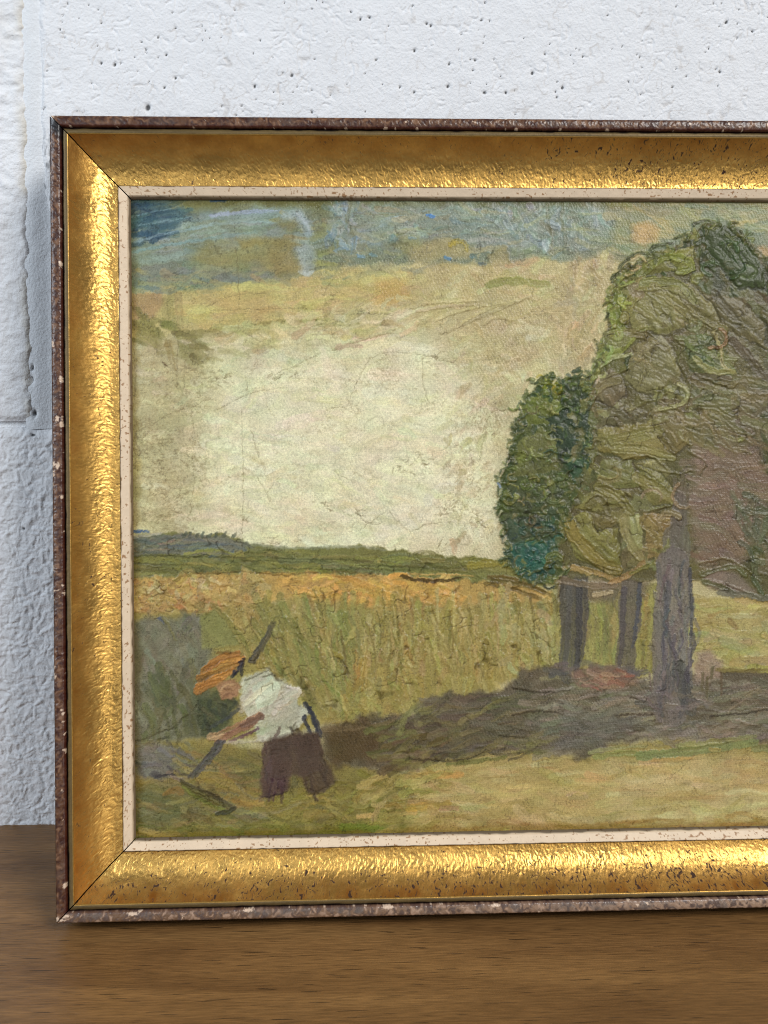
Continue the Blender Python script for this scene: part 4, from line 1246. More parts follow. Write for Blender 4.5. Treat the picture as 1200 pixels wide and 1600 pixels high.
scatter([(860, 1080), (1200, 1075), (1200, 1150), (880, 1165)], 70, -6, (14, 50), (4, 10), [(134, 124, 104), (144, 134, 114), (96, 90, 74), (124, 118, 92), (136, 124, 96)], op=(0.3, 0.7), h=0.2, spread=0.35, dry=0.8)
for p in ([(800, 1075), (850, 1082), (890, 1078)], [(800, 1118), (840, 1110), (880, 1116)], [(640, 1185), (720, 1188), (760, 1172)], [(960, 1118), (1000, 1116), (1040, 1118)], [(985, 1090), (1020, 1094), (1040, 1090)], [(1110, 1120), (1160, 1115), (1200, 1108)], [(780, 1150), (820, 1152)]):
    stroke(p, 4, (58, 50, 38), op=0.75, h=0.1, dry=0.3)
    ridge_line([(a, b - 3) for a, b in p], 3, 0.35, (124, 114, 92), op=0.5)
# green strokes at its lower edge
for p, w, c in (([(930, 1182), (980, 1176), (1020, 1180)], 12, (128, 130, 76)), ([(1000, 1182), (1060, 1176), (1120, 1168), (1180, 1160)], 16, (118, 124, 76)), ([(1060, 1165), (1120, 1158), (1180, 1150)], 9, (142, 138, 88)), ([(1020, 1188), (1080, 1184)], 8, (172, 150, 92)), ([(1110, 1170), (1124, 1172)], 8, (180, 152, 88)), ([(700, 1194), (740, 1190), (790, 1182)], 8, (104, 108, 64)), ([(1180, 1170), (1240, 1168), (1320, 1160)], 14, (126, 126, 80)), ([(920, 1176), (960, 1168), (1010, 1166)], 7, (140, 136, 92))):
    stroke(p, w, c, op=0.85, h=0.2)
# ======== pale field and pink earth behind the big trunk
fill([(1082, 935), (1560, 930), (1560, 1050), (1200, 1050), (1085, 1046)], (168, 154, 98), soft=4, warp=5, op=1, h=0.1, weave=0.6)
scatter([(1085, 940), (1230, 935), (1230, 1042), (1085, 1042)], 80, 2, (26, 80), (6, 15), [(172, 158, 100), (160, 146, 88), (180, 168, 114), (150, 134, 76), (156, 152, 104)], op=(0.5, 0.9), h=0.15, spread=0.15)
scatter([(1230, 935), (1500, 935), (1500, 1042), (1230, 1042)], 50, 2, (26, 90), (8, 18), [(172, 158, 100), (160, 146, 88), (150, 134, 76)], op=(0.5, 0.9), h=0.15, spread=0.15)
fill([(1085, 1022), (1110, 1018), (1130, 1035), (1125, 1060), (1088, 1062)], (154, 130, 112), soft=6, warp=5, op=0.85)
stroke([(1120, 1046), (1160, 1048), (1210, 1046)], 8, (120, 104, 60), op=0.8, h=0.15)
for x, y0_, y1_ in ((1098, 1052, 1080), (1113, 1042, 1060), (1127, 1050, 1085), (1105, 1058, 1095)):
    stroke([(x, y0_), (x - 1, y1_)], 6, (92, 82, 58), op=0.8, h=0.12)
stroke([(1140, 970), (1150, 980)], 10, (120, 96, 56), op=0.6)
# ======== light between the trunks
fill([(862, 918), (1030, 910), (1030, 1045), (990, 1060), (900, 1050), (868, 1040)], (146, 140, 82), soft=4, warp=4, op=1, h=0.1, weave=0.6)
scatter([(865, 925), (885, 925), (882, 1030), (865, 1030)], 22, 95, (14, 40), (5, 10), [(104, 92, 50), (168, 158, 98), (130, 118, 66), (160, 152, 104)], h=0.25)
scatter([(915, 935), (970, 935), (968, 1045), (912, 1045)], 40, 88, (24, 60), (6, 12), [(144, 142, 84), (134, 134, 78), (154, 148, 88), (124, 124, 74)], h=0.2, spread=0.1)
scatter([(1000, 930), (1024, 930), (1024, 1040), (1000, 1040)], 16, 92, (20, 50), (5, 9), [(150, 132, 74), (140, 130, 72), (120, 104, 62)], h=0.2, spread=0.1)
fill([(866, 904), (1015, 904), (1010, 932), (960, 938), (875, 942)], (114, 100, 80), soft=8, warp=6, op=0.8)
scatter([(870, 930), (1020, 925), (1015, 1045), (875, 1045)], 36, 90, (14, 50), (5, 11), [(112, 102, 76), (126, 116, 78), (104, 94, 74), (136, 128, 82)], op=(0.3, 0.65), h=0.2, spread=0.15, dry=0.7)
# trunks
for p, w, c in (([(898, 905), (897, 960), (890, 1052)], 42, (86, 80, 75)), ([(905, 910), (905, 980), (900, 1050)], 12, (72, 70, 70)), ([(890, 910), (888, 980), (882, 1045)], 11, (92, 86, 82)), ([(986, 905), (984, 960), (974, 1052)], 38, (100, 90, 82)), ([(1000, 910), (996, 960), (988, 1010)], 8, (78, 76, 80)), ([(975, 920), (972, 1000), (966, 1050)], 10, (88, 80, 76))):
    stroke(p, w, c, op=0.92, h=0.15, br=0.1, wv=0.9)
scatter([(870, 1035), (1000, 1045), (1000, 1062), (860, 1052)], 24, 0, (14, 40), (6, 12), [(92, 88, 84), (80, 76, 74), (110, 100, 92)], h=0.12)
# the red patch at the roots
fill([(895, 1050), (920, 1044), (980, 1046), (995, 1060), (965, 1082), (920, 1075), (898, 1072)], (138, 104, 84), soft=8, warp=7, op=0.7, h=0.12, weave=1)
scatter([(898, 1052), (980, 1050), (985, 1066), (940, 1080), (900, 1072)], 20, 8, (14, 36), (5, 9), [(150, 100, 82), (130, 96, 74), (154, 124, 100), (122, 90, 78), (116, 104, 84), (104, 96, 78)], h=0.15)

# ======== crowns
crown = [(905, 640), (915, 605), (930, 580), (938, 548), (955, 520), (948, 490), (952, 462), (966, 436), (985, 420), (1005, 402), (1045, 392), (1070, 370), (1100, 352), (1140, 352), (1165, 372), (1182, 400), (1230, 398), (1330, 420), (1440, 500), (1500, 620), (1490, 780), (1420, 880), (1330, 930), (1200, 938), (1130, 925), (1090, 905), (1030, 905), (960, 905), (890, 900), (860, 880), (850, 760)]
fill(crown, (94, 88, 56), soft=2.5, warp=7, ws=14, op=1, h=0.25, var=0.08, weave=0.4)


def crown_dir(x, y):
    return 40 + 60 * math.sin(x * 0.017 + 1.0) + 50 * math.cos(y * 0.02)


lite = [(126, 120, 78), (118, 112, 70), (134, 127, 86), (112, 106, 66), (140, 134, 92), (124, 116, 80)]
crown_in = [(925, 640), (940, 590), (958, 530), (962, 470), (985, 435), (1045, 402), (1100, 365), (1150, 368), (1185, 412), (1300, 430), (1430, 520), (1480, 640), (1460, 780), (1400, 870), (1300, 910), (1180, 905), (1090, 890), (960, 890), (890, 885), (872, 850), (880, 760)]
gold_ol = [(138, 132, 84), (130, 124, 76), (146, 140, 92), (122, 118, 70), (134, 132, 78)]
grey_ol = [(128, 119, 84), (120, 112, 78), (136, 127, 92), (112, 105, 72), (124, 118, 80)]
dark_ol = [(104, 97, 66), (94, 90, 60), (112, 104, 74), (86, 84, 58), (98, 98, 66)]
deep_gr = [(78, 84, 56), (68, 76, 52), (90, 94, 62), (62, 70, 50), (100, 102, 66)]


def crown_pal(x, y):
    t = prng.random()
    if y < 470 and x > 1080:
        return deep_gr if t < 0.8 else dark_ol
    if y < 430:
        return deep_gr if t < 0.4 else gold_ol
    if x < 1000 and y < 620:
        return gold_ol if t < 0.7 else deep_gr
    if x > 1110 and y < 700:
        return dark_ol if t < 0.65 else (deep_gr if t < 0.85 else grey_ol)
    if x > 1150:
        return dark_ol if t < 0.7 else deep_gr
    if y > 650:
        return gold_ol if t < 0.55 else grey_ol
    return grey_ol if t < 0.6 else (gold_ol if t < 0.85 else dark_ol)


def crown_flow(x, y):
    return 35 + 35 * math.sin(x * 0.02 + y * 0.012) + 25 * math.cos(y * 0.025)


slabs(crown_in, 190, (34, 74), (18, 36), crown_flow, lambda x, y: [tuple(int(v * 0.86) for v in c) for c in crown_pal(x, y)], h=0.3, spread=0.45, op=(0.6, 0.95))
slabs(crown_in, 70, (18, 46), (9, 20), crown_flow, crown_pal, h=0.45, spread=0.6, op=(0.6, 0.95))
slabs([(1085, 360), (1150, 352), (1190, 400), (1220, 420), (1215, 480), (1150, 465), (1110, 420)], 60, (16, 36), (8, 16), 40, deep_gr, h=0.5, spread=0.7)
slabs([(950, 460), (1000, 405), (1060, 385), (1090, 360), (1100, 395), (1040, 420), (985, 470)], 40, (10, 24), (6, 12), -35, deep_gr + gold_ol, h=0.55, spread=0.8)
slabs([(1120, 470), (1200, 440), (1220, 620), (1180, 600), (1140, 540)], 36, (30, 64), (12, 24), 52, dark_ol + [(92, 80, 62)], h=0.35, spread=0.25)
# the broad lobes one can tell apart
for pts, c, h, an in (
    ([(1078, 455), (1150, 462), (1198, 505), (1198, 545), (1150, 525), (1110, 500)], (110, 102, 70), 0.35, 0.7),
    ([(1093, 356), (1131, 349), (1168, 382), (1200, 424), (1198, 452), (1153, 450), (1131, 427), (1108, 397)], (72, 80, 54), 0.45, 0.8),
    ([(966, 439), (1018, 431), (1041, 450), (1078, 476), (1108, 500), (1041, 525), (988, 516), (970, 480)], (127, 120, 78), 0.5, 0.6),
    ([(1030, 446), (1075, 440), (1112, 470), (1128, 508), (1092, 498), (1050, 472)], (120, 114, 74), 0.5, 0.5),
    ([(947, 476), (966, 446), (980, 470), (977, 512), (955, 508)], (116, 118, 62), 0.5, 1.3),
    ([(1052, 390), (1082, 386), (1086, 412), (1062, 424), (1046, 410)], (128, 128, 70), 0.5, 0.2),
    ([(1000, 412), (1040, 398), (1056, 420), (1010, 432)], (112, 112, 64), 0.45, -0.3),
    ([(936, 528), (958, 514), (1006, 512), (990, 538), (966, 557), (932, 580), (926, 575)], (138, 141, 80), 0.6, -0.4),
    ([(996, 532), (1033, 521), (1052, 540), (1068, 585), (1043, 619), (996, 615), (973, 592), (981, 562)], (131, 121, 84), 0.55, 0.4),
    ([(925, 596), (951, 574), (973, 585), (980, 618), (955, 637), (925, 624)], (113, 103, 75), 0.45, 0.9),
    ([(1063, 525), (1108, 517), (1131, 555), (1152, 581), (1108, 600), (1075, 577)], (107, 109, 73), 0.6, 0.6),
    ([(1082, 540), (1112, 535), (1126, 565), (1104, 580)], (88, 96, 74), 0.35, 0.6),
    ([(1022, 607), (1075, 600), (1078, 630), (1018, 630)], (139, 132, 88), 0.6, 0.1),
    ([(930, 640), (970, 632), (1015, 640), (1000, 662), (940, 665)], (112, 104, 74), 0.5, 0.2),
    ([(1090, 608), (1150, 604), (1200, 620), (1200, 660), (1130, 655)], (106, 98, 70), 0.35, 0.3),
    ([(1078, 640), (1150, 640), (1161, 682), (1093, 685)], (112, 108, 70), 0.35, 0.2),
    ([(928, 671), (985, 660), (1033, 656), (1054, 710), (988, 722), (932, 705)], (124, 117, 72), 0.55, 0.1),
    ([(1010, 640), (1068, 645), (1080, 690), (1052, 715), (1030, 690)], (118, 110, 72), 0.5, 0.8),
    ([(996, 724), (1030, 735), (1056, 765), (1058, 787), (1018, 790), (996, 757)], (126, 118, 72), 0.6, 0.6),
    ([(940, 715), (990, 720), (1000, 760), (960, 765), (925, 745)], (120, 112, 68), 0.5, 0.3),
    ([(880, 790), (920, 768), (975, 765), (985, 790), (930, 800)], (130, 122, 72), 0.5, 0.15),
    ([(872, 814), (914, 797), (966, 825), (972, 885), (944, 892), (898, 872)], (124, 118, 66), 0.55, 0.8),
    ([(920, 800), (950, 798), (968, 820), (930, 828)], (108, 100, 62), 0.5, 0.4),
    ([(977, 806), (1000, 802), (1004, 862), (985, 868)], (146, 136, 90), 0.5, 1.4),
    ([(1002, 799), (1052, 802), (1048, 862), (1011, 876)], (138, 124, 78), 0.45, 0.2),
    ([(1180, 640), (1240, 620), (1300, 700), (1260, 800), (1200, 760)], (92, 92, 62), 0.45, 0.7),
    ([(1260, 480), (1340, 500), (1380, 600), (1300, 640), (1240, 560)], (98, 96, 62), 0.45, 0.7),
):
    lobe([(x + 1.5, y + 2.5) for x, y in pts], tuple(int(v * 0.66) for v in c), 0.1, an, op=0.8)
    q_ = np.array(pts, float)
    ce = q_.mean(0)
    lobe(ce + (q_ - ce) * 0.94, c, h * 1.3, an, rim=9)
    for _ in range(4):
        o_ = ce + (q_[prng.integers(len(q_))] - ce) * prng.uniform(0.1, 0.75)
        L_ = 0.32 * np.ptp(q_, axis=0).max()
        d_ = np.array([math.cos(an), math.sin(an)]) * L_
        k_ = prng.choice([0.86, 0.92, 1.1, 1.16])
        stroke([o_ - d_ / 2, o_ + prng.normal(0, 3, 2), o_ + d_ / 2], prng.uniform(4, 9), tuple(np.clip(np.array(c) * k_, 0, 255)), op=0.6, h=h * 1.1, br=0.1, dry=0.6, ridge=0.5, wv=0.4)
for p_ in ([(1116, 461), (1134, 482), (1153, 504)], [(1146, 532), (1172, 560), (1200, 594)]):
    stroke(p_, 17, (88, 79, 60), op=0.85, h=0.2, br=0.1)
slabs([(1000, 505), (1060, 480), (1110, 505), (1060, 530)], 14, (14, 30), (6, 12), 35, [(112, 104, 70), (134, 126, 84), (104, 98, 64)], h=0.5, spread=0.5)
slabs([(930, 625), (1060, 620), (1070, 660), (930, 665)], 20, (12, 28), (6, 12), 10, [(108, 100, 70), (130, 122, 84), (142, 134, 96), (96, 90, 64)], h=0.6, spread=0.8)
stroke([(1138, 684), (1150, 688), (1160, 685)], 8, (142, 142, 78), op=0.8, h=0.4)
# teal-green shadow masses
scatter([(1060, 530), (1130, 520), (1150, 560), (1140, 590), (1080, 575)], 26, 30, (18, 44), (7, 14), [(92, 98, 68), (106, 110, 76), (84, 92, 66), (118, 118, 76)], h=0.4, spread=0.4)
# mauve-brown hollow
hol = [(1085, 700), (1130, 690), (1185, 700), (1200, 760), (1190, 830), (1160, 880), (1090, 885), (1080, 800)]
fill(hol, (122, 102, 84), soft=9, warp=8, op=0.9, weave=1)
scatter(hol, 60, 5, (20, 60), (7, 15), [(126, 106, 90), (116, 98, 80), (134, 114, 100), (112, 92, 74), (120, 108, 84)], op=(0.4, 0.8), h=0.15, spread=0.3, wv=1)
scatter([(1050, 560), (1200, 600), (1200, 700), (1090, 700), (1060, 640)], 80, 20, (22, 60), (8, 16), [(112, 104, 70), (102, 96, 64), (120, 110, 74), (108, 98, 76)], op=(0.5, 0.9), h=0.25, spread=0.4, wv=0.8)
scatter([(1150, 780), (1200, 780), (1240, 920), (1180, 920), (1150, 860)], 40, 60, (22, 50), (7, 14), [(96, 96, 74), (84, 88, 68), (110, 104, 80)], h=0.35, spread=0.5)
# lit lobes outlined with thick pale ridges
for p, w, c in (([(950, 468), (958, 500), (960, 520)], 12, (128, 134, 70)), ([(1000, 430), (1030, 405), (1060, 400)], 13, (120, 122, 66)), ([(1050, 402), (1070, 405), (1080, 418), (1060, 425)], 13, (132, 134, 72)), ([(985, 450), (1020, 440), (1060, 445), (1085, 470)], 16, (132, 126, 78)), ([(975, 500), (985, 470), (1005, 455)], 18, (126, 120, 72)), ([(1020, 450), (1050, 470), (1090, 500), (1130, 515)], 16, (124, 116, 72)),
                ([(945, 540), (935, 560), (925, 590)], 13, (140, 144, 82)), ([(950, 520), (968, 515), (990, 518), (1010, 512)], 10, (136, 138, 76)), ([(940, 570), (960, 558), (985, 555)], 9, (176, 172, 128)), ([(945, 530), (955, 548), (945, 568)], 8, (150, 156, 92)), ([(968, 540), (978, 525), (972, 545)], 7, (104, 100, 56)),
                ([(1115, 520), (1125, 545), (1128, 570), (1150, 585)], 6, (160, 156, 106)), ([(1085, 560), (1110, 580), (1145, 582)], 12, (140, 138, 86)), ([(1060, 600), (1075, 615), (1062, 632), (1030, 640)], 8, (154, 148, 98)), ([(980, 520), (1010, 525), (1040, 545)], 14, (112, 104, 66)),
                ([(925, 620), (940, 600), (965, 595)], 14, (122, 112, 78)), ([(930, 650), (925, 620), (935, 598)], 9, (110, 102, 68))):
    stroke(p, w, c, op=0.9, h=0.5, dry=0.25, wv=0.1)
for p in ([(950, 460), (985, 440), (1010, 418), (1005, 402)], [(1060, 460), (1080, 490), (1110, 510), (1130, 516)], [(1030, 480), (1045, 500), (1055, 530), (1090, 552)], [(1118, 470), (1140, 500), (1155, 505)], [(945, 590), (980, 575), (1000, 560)], [(1060, 540), (1062, 570), (1078, 600), (1070, 640)], [(1000, 545), (1006, 575), (998, 600)], [(985, 640), (1020, 625), (1060, 640)], [(1095, 590), (1140, 605), (1150, 600)], [(1000, 455), (1040, 452), (1075, 470)], [(990, 520), (1005, 510), (1010, 530)], [(1090, 545), (1110, 530), (1118, 515)]):
    ridge_line(p, 4.0, 0.8, (140, 134, 92), op=0.55)
    crack([(a + 2.5, b + 3) for a, b in p], w=1.5, c=(70, 62, 36), op=0.65)
for p in ([(965, 430), (980, 415), (1000, 418), (985, 425)], [(985, 405), (1000, 400), (1008, 410)], [(960, 440), (975, 432), (990, 428)]):
    stroke(p, 6, (192, 164, 122), op=0.85, h=0.5)
for p in ([(956, 434), (968, 424), (985, 412)], [(968, 418), (990, 398), (1006, 395)], [(1012, 400), (1022, 385), (1050, 380)], [(1055, 372), (1070, 365)], [(1085, 352), (1100, 345), (1125, 352)], [(1150, 358), (1170, 380), (1176, 392)]):
    stroke(p, 6, (72, 76, 48), op=0.85, h=0.5)
for _ in range(90):
    k_ = prng.integers(18)
    a_, b_ = np.array(crown[k_], float), np.array(crown[k_ + 1], float)
    q_ = a_ + (b_ - a_) * prng.random() + prng.normal(0, 3, 2)
    an = prng.uniform(0, 6.28)
    L_ = prng.uniform(6, 15)
    pal = [(98, 100, 60), (78, 84, 52), (116, 116, 66), (132, 130, 78), (88, 90, 58)]
    stroke([q_, q_ + L_ * np.array([math.cos(an), math.sin(an)]) * 0.5 + prng.normal(0, 2, 2), q_ + L_ * np.array([math.cos(an), math.sin(an)])], prng.uniform(3, 8), pal[prng.integers(5)], op=0.8, h=0.45)
# lower lobes
for p, w, c in (([(955, 690), (1000, 680), (1030, 672)], 22, (128, 120, 70)), ([(960, 700), (1010, 705), (1050, 715)], 18, (134, 124, 76)), ([(995, 745), (1030, 765), (1058, 785)], 20, (130, 122, 72)), ([(935, 760), (965, 775), (985, 800)], 17, (122, 114, 66)), ([(880, 800), (900, 840), (940, 880), (965, 890)], 22, (124, 116, 66)), ([(975, 810), (980, 840), (1000, 870)], 18, (146, 136, 86)), ([(920, 790), (935, 780), (950, 800)], 14, (108, 98, 62)), ([(1010, 815), (1030, 840), (1030, 880)], 24, (134, 122, 74)), ([(895, 790), (880, 810), (872, 830)], 10, (84, 78, 54)), ([(915, 690), (940, 685), (955, 700)], 8, (120, 112, 72))):
    stroke(p, w, c, op=0.9, h=0.45, dry=0.25, wv=0.3)
for p in ([(950, 730), (990, 712), (1020, 715), (1045, 735)], [(1030, 660), (1045, 700), (1055, 712)], [(1058, 785), (1030, 795), (1005, 800)], [(880, 800), (905, 815), (925, 812)], [(895, 860), (930, 880), (968, 892)], [(930, 840), (955, 850), (968, 870)], [(985, 775), (960, 760), (935, 758)], [(1040, 830), (1060, 800), (1075, 770)], [(1075, 705), (1100, 720), (1092, 740)], [(1030, 735), (1060, 740), (1078, 735)], [(1090, 880), (1130, 872), (1160, 885), (1190, 910)], [(1100, 905), (1140, 915), (1190, 935)]):
    ridge_line(p, 4.0, 0.8, (138, 130, 90), op=0.5)
    crack([(a + 2, b + 3), ] if False else [(a + 2, b + 3) for a, b in p], w=1.5, c=(74, 66, 40), op=0.65)
# orange under-edge of the crown
for p, w, c in (([(895, 885), (930, 895), (965, 905)], 9, (172, 142, 84)), ([(955, 908), (980, 900), (1005, 880)], 12, (166, 132, 80)), ([(880, 888), (900, 890), (920, 898)], 8, (150, 130, 78)), ([(985, 895), (1010, 885), (1028, 878)], 7, (120, 116, 62)), ([(875, 905), (920, 915), (960, 915)], 12, (128, 110, 88)), ([(930, 930), (955, 925)], 9, (170, 156, 116))):
    stroke(p, w, c, op=0.85, h=0.3)
# big trunk
for p, w, c in (([(1062, 780), (1058, 830), (1054, 885)], 24, (106, 98, 84)), ([(1056, 840), (1054, 870), (1052, 900)], 44, (108, 101, 90)), ([(1053, 880), (1050, 960), (1048, 1108)], 58, (112, 106, 100)), ([(1030, 960), (1032, 1040), (1028, 1090)], 18, (116, 108, 100)), ([(1078, 890), (1080, 960), (1078, 1040)], 6, (66, 68, 74)), ([(1060, 1040), (1068, 1080), (1078, 1108)], 22, (84, 80, 74)), ([(1040, 900), (1040, 1000), (1036, 1080)], 9, (88, 84, 82))):
    stroke(p, w, c, op=0.92, h=0.2, br=0.12, wv=0.9, taper=0.0)
scatter([(1024, 900), (1080, 900), (1080, 1100), (1015, 1100)], 70, 92, (20, 60), (4, 9), [(116, 110, 106), (94, 90, 90), (126, 118, 110), (82, 80, 80), (104, 94, 86)], op=(0.4, 0.8), h=0.25, spread=0.15, wv=0.9)
scatter([(1005, 1085), (1095, 1085), (1095, 1112), (1000, 1110)], 20, 10, (16, 40), (5, 10), [(110, 104, 92), (92, 88, 78), (122, 114, 100)], h=0.2)
for p in ([(1066, 738), (1064, 800), (1060, 880)], [(1056, 750), (1054, 820), (1050, 880)], [(1074, 760), (1070, 830), (1066, 880)]):
    stroke(p, 10, (102, 94, 80), op=0.5, h=0.25, br=0.15, dry=0.6)
# hollow under the right of the crown
fill([(1095, 900), (1120, 888), (1150, 892), (1168, 915), (1180, 925), (1140, 930), (1105, 915)], (128, 112, 100), soft=5, warp=5, op=0.8)
for p in ([(1095, 898), (1120, 890), (1150, 886), (1165, 900)], [(1098, 908), (1130, 918), (1150, 928)]):
    stroke(p, 8, (96, 98, 68), op=0.8, h=0.5)
stroke([(1125, 925), (1150, 928), (1200, 935)], 12, (104, 102, 86), op=0.8, h=0.3)
# left-hand dark bush with curls of thick paint
bush = [(838, 600), (852, 588), (880, 592), (905, 585), (922, 610), (915, 650), (925, 700), (905, 760), (885, 800), (870, 850), (882, 895), (860, 912), (815, 905), (795, 885), (785, 830), (778, 800), (782, 740), (800, 700), (805, 650)]
fill(bush, (76, 84, 50), soft=2.5, warp=6, ws=11, op=1, h=0.35, weave=0.1)
slabs([(845, 600), (905, 595), (915, 650), (915, 700), (895, 760), (878, 800), (866, 850), (872, 890), (840, 905), (805, 890), (792, 830), (790, 760), (808, 700), (812, 650)], 190, (14, 34), (8, 17), lambda x, y: 60 + 70 * math.sin(y * 0.05 + x * 0.03),
      lambda x, y: [(56, 84, 72), (66, 92, 76), (50, 72, 64), (78, 96, 74), (90, 98, 74)] if y > 840 else ([(92, 98, 60), (74, 84, 54), (106, 108, 66), (62, 74, 54), (98, 96, 68), (84, 90, 62)] if x < 865 else [(68, 78, 54), (58, 68, 50), (82, 90, 60), (74, 78, 58), (96, 100, 64)]), h=0.5, spread=0.7)
for pts, c in (([(812, 630), (845, 615), (876, 619), (872, 660), (823, 667)], (106, 111, 60)), ([(853, 655), (885, 640), (921, 637), (921, 712), (868, 695)], (62, 72, 55)), ([(808, 690), (840, 676), (868, 682), (872, 735), (801, 745)], (103, 107, 63)), ([(880, 715), (925, 715), (915, 740), (895, 755)], (66, 86, 64)), ([(793, 752), (857, 757), (860, 799), (790, 804)], (80, 86, 58)), ([(788, 808), (860, 805), (862, 845), (792, 848)], (74, 79, 62)), ([(797, 853), (830, 845), (856, 852), (850, 896), (808, 895)], (60, 92, 78))):
    lobe(pts, c, 0.45, 0.9, warp=4)
swirls(bush, 70, (6, 16), (3, 7), [(92, 98, 56), (72, 82, 52), (106, 110, 62), (64, 76, 58), (118, 118, 68), (82, 92, 62), (60, 70, 56), (100, 100, 70)], h=0.6)
swirls([(800, 690), (850, 690), (840, 780), (790, 780)], 16, (5, 14), (4, 8), [(106, 112, 58), (96, 102, 54), (120, 122, 66)], h=0.6)
swirls([(870, 660), (915, 660), (905, 750), (870, 760)], 10, (5, 14), (4, 8), [(52, 66, 50), (46, 58, 44), (66, 80, 54)], h=0.6)
swirls([(785, 790), (870, 800), (860, 850), (790, 850)], 16, (5, 12), (3, 8), [(74, 78, 56), (62, 70, 56), (88, 88, 62), (56, 78, 66)], h=0.55)
swirls([(798, 850), (860, 850), (875, 900), (830, 912), (800, 890)], 16, (5, 12), (4, 8), [(56, 94, 80), (48, 80, 70), (70, 104, 86), (62, 84, 70)], h=0.6)
swirls([(842, 592), (868, 590), (878, 612), (850, 615)], 20, (4, 10), (3, 6), [(150, 142, 44), (132, 128, 44), (110, 114, 50)], h=0.6)
swirls([(890, 600), (920, 600), (915, 650), (880, 640)], 10, (4, 12), (3, 7), [(70, 88, 52), (50, 66, 46), (92, 104, 58)], h=0.6)
for p in ([(900, 590), (908, 584), (918, 590)], [(835, 600), (846, 590), (858, 588)], [(783, 735), (778, 760), (782, 780)]):
    stroke(p, 5, (66, 74, 46), op=0.85, h=0.5)
swirls(crown[:12] + [(1000, 420), (950, 560), (920, 640)], 26, (4, 10), (3, 6), [(150, 150, 86), (96, 98, 58), (120, 124, 66)], h=0.6)
swirls([(1090, 380), (1160, 370), (1190, 440), (1120, 440)], 14, (8, 20), (4, 9), [(76, 88, 56), (66, 78, 52), (94, 100, 64)], h=0.5)
swirls([(920, 660), (1090, 660), (1070, 880), (900, 880)], 8, (8, 24), (6, 13), lite, h=0.5)
swirls([(960, 450), (1120, 430), (1160, 640), (940, 640)], 6, (10, 26), (6, 14), lite, h=0.5)
for _ in range(120):
    k_ = prng.integers(len(bush))
    a_, b_ = np.array(bush[k_], float), np.array(bush[(k_ + 1) % len(bush)], float)
    q_ = a_ + (b_ - a_) * prng.random() + prng.normal(0, 4, 2)
    an = prng.uniform(0, 6.28)
    L_ = prng.uniform(5, 13)
    pal = [(84, 92, 56), (66, 76, 50), (104, 110, 62), (120, 120, 70), (74, 84, 62)]
    stroke([q_, q_ + L_ * np.array([math.cos(an), math.sin(an)]) * 0.5 + prng.normal(0, 2, 2), q_ + L_ * np.array([math.cos(an), math.sin(an)])], prng.uniform(3, 7), pal[prng.integers(5)], op=0.85, h=0.5)
slabs([(890, 640), (925, 630), (935, 760), (900, 790), (880, 860), (868, 830), (885, 740)], 34, (12, 26), (7, 13), 70, [(96, 98, 62), (84, 88, 58), (112, 108, 68), (104, 102, 64)], h=0.5, spread=0.7)
swirls([(800, 620), (880, 610), (870, 780), (795, 790)], 30, (5, 13), (3, 6), [(132, 134, 80), (120, 122, 70), (108, 112, 62)], h=0.6)
# light nicks of bare ground along the crowns' left edges
for x, y in ((786, 735), (780, 748), (784, 765), (795, 720), (783, 800), (790, 840), (868, 592), (935, 590)):
    stroke([(x, y), (x - 4, y + 8)], 5, (196, 184, 148), op=0.8, h=0.4)
stroke([(778, 755), (782, 762)], 6, (130, 150, 178), op=0.8, h=0.2)

# ======== the reaper
fill([(305, 1090), (345, 1075), (372, 1095), (362, 1130), (335, 1150), (312, 1150)], (80, 84, 60), soft=6, warp=4, op=0.9)
scatter([(305, 1092), (350, 1082), (368, 1100), (345, 1140), (315, 1145)], 26, 60, (12, 34), (4, 9), [(74, 80, 58), (90, 92, 64), (64, 68, 54)], h=0.12, spread=0.5)
for p in ([(318, 1048), (345, 1035), (378, 1028)], [(312, 1060), (345, 1048), (376, 1036)], [(310, 1072), (335, 1062), (366, 1048)], [(308, 1078), (322, 1072), (345, 1064)], [(325, 1042), (350, 1026), (372, 1022)]):
    stroke(p, 13, (164, 116, 64), op=0.95, h=0.3, br=0.35, dry=0.2)
stroke([(340, 1020), (360, 1018), (378, 1022)], 5, (112, 84, 44), op=0.8, h=0.2)
for p in ([(376, 1034), (374, 1046), (366, 1056)], [(380, 1030), (379, 1044), (376, 1056)], [(368, 1050), (362, 1058)]):
    stroke(p, 6, (50, 52, 60), op=0.9, h=0.25, br=0.3)
fill([(340, 1072), (352, 1062), (368, 1060), (375, 1070), (372, 1088), (360, 1094), (346, 1090)], (160, 122, 90), soft=2.5, warp=3, op=0.95, h=0.2)
for p, c in (([(345, 1080), (355, 1070), (366, 1070)], (178, 140, 106)), ([(348, 1090), (360, 1084), (370, 1086)], (134, 98, 70)), ([(352, 1076), (362, 1078)], (120, 90, 66))):
    stroke(p, 5, c, op=0.8, h=0.2)
shirt = [(378, 1062), (398, 1052), (420, 1046), (436, 1060), (466, 1076), (465, 1094), (482, 1112), (472, 1132), (444, 1156), (404, 1158), (398, 1138), (384, 1110), (376, 1090)]
fill(shirt, (184, 180, 156), soft=2.5, warp=4, ws=8, op=1, h=0.3, weave=0.1)
scatter([(384, 1068), (418, 1054), (456, 1080), (472, 1112), (440, 1150), (408, 1148), (388, 1104)], 55, -32, (18, 46), (5, 12), [(194, 190, 164), (186, 181, 154), (204, 200, 178), (168, 162, 136), (190, 186, 154), (176, 169, 142)], h=0.3, spread=0.3, op=(0.3, 0.6))
lobe([(392, 1072), (420, 1056), (440, 1072), (425, 1100), (400, 1112)], (204, 201, 178), 0.3, -0.6, warp=4, op=0.7)
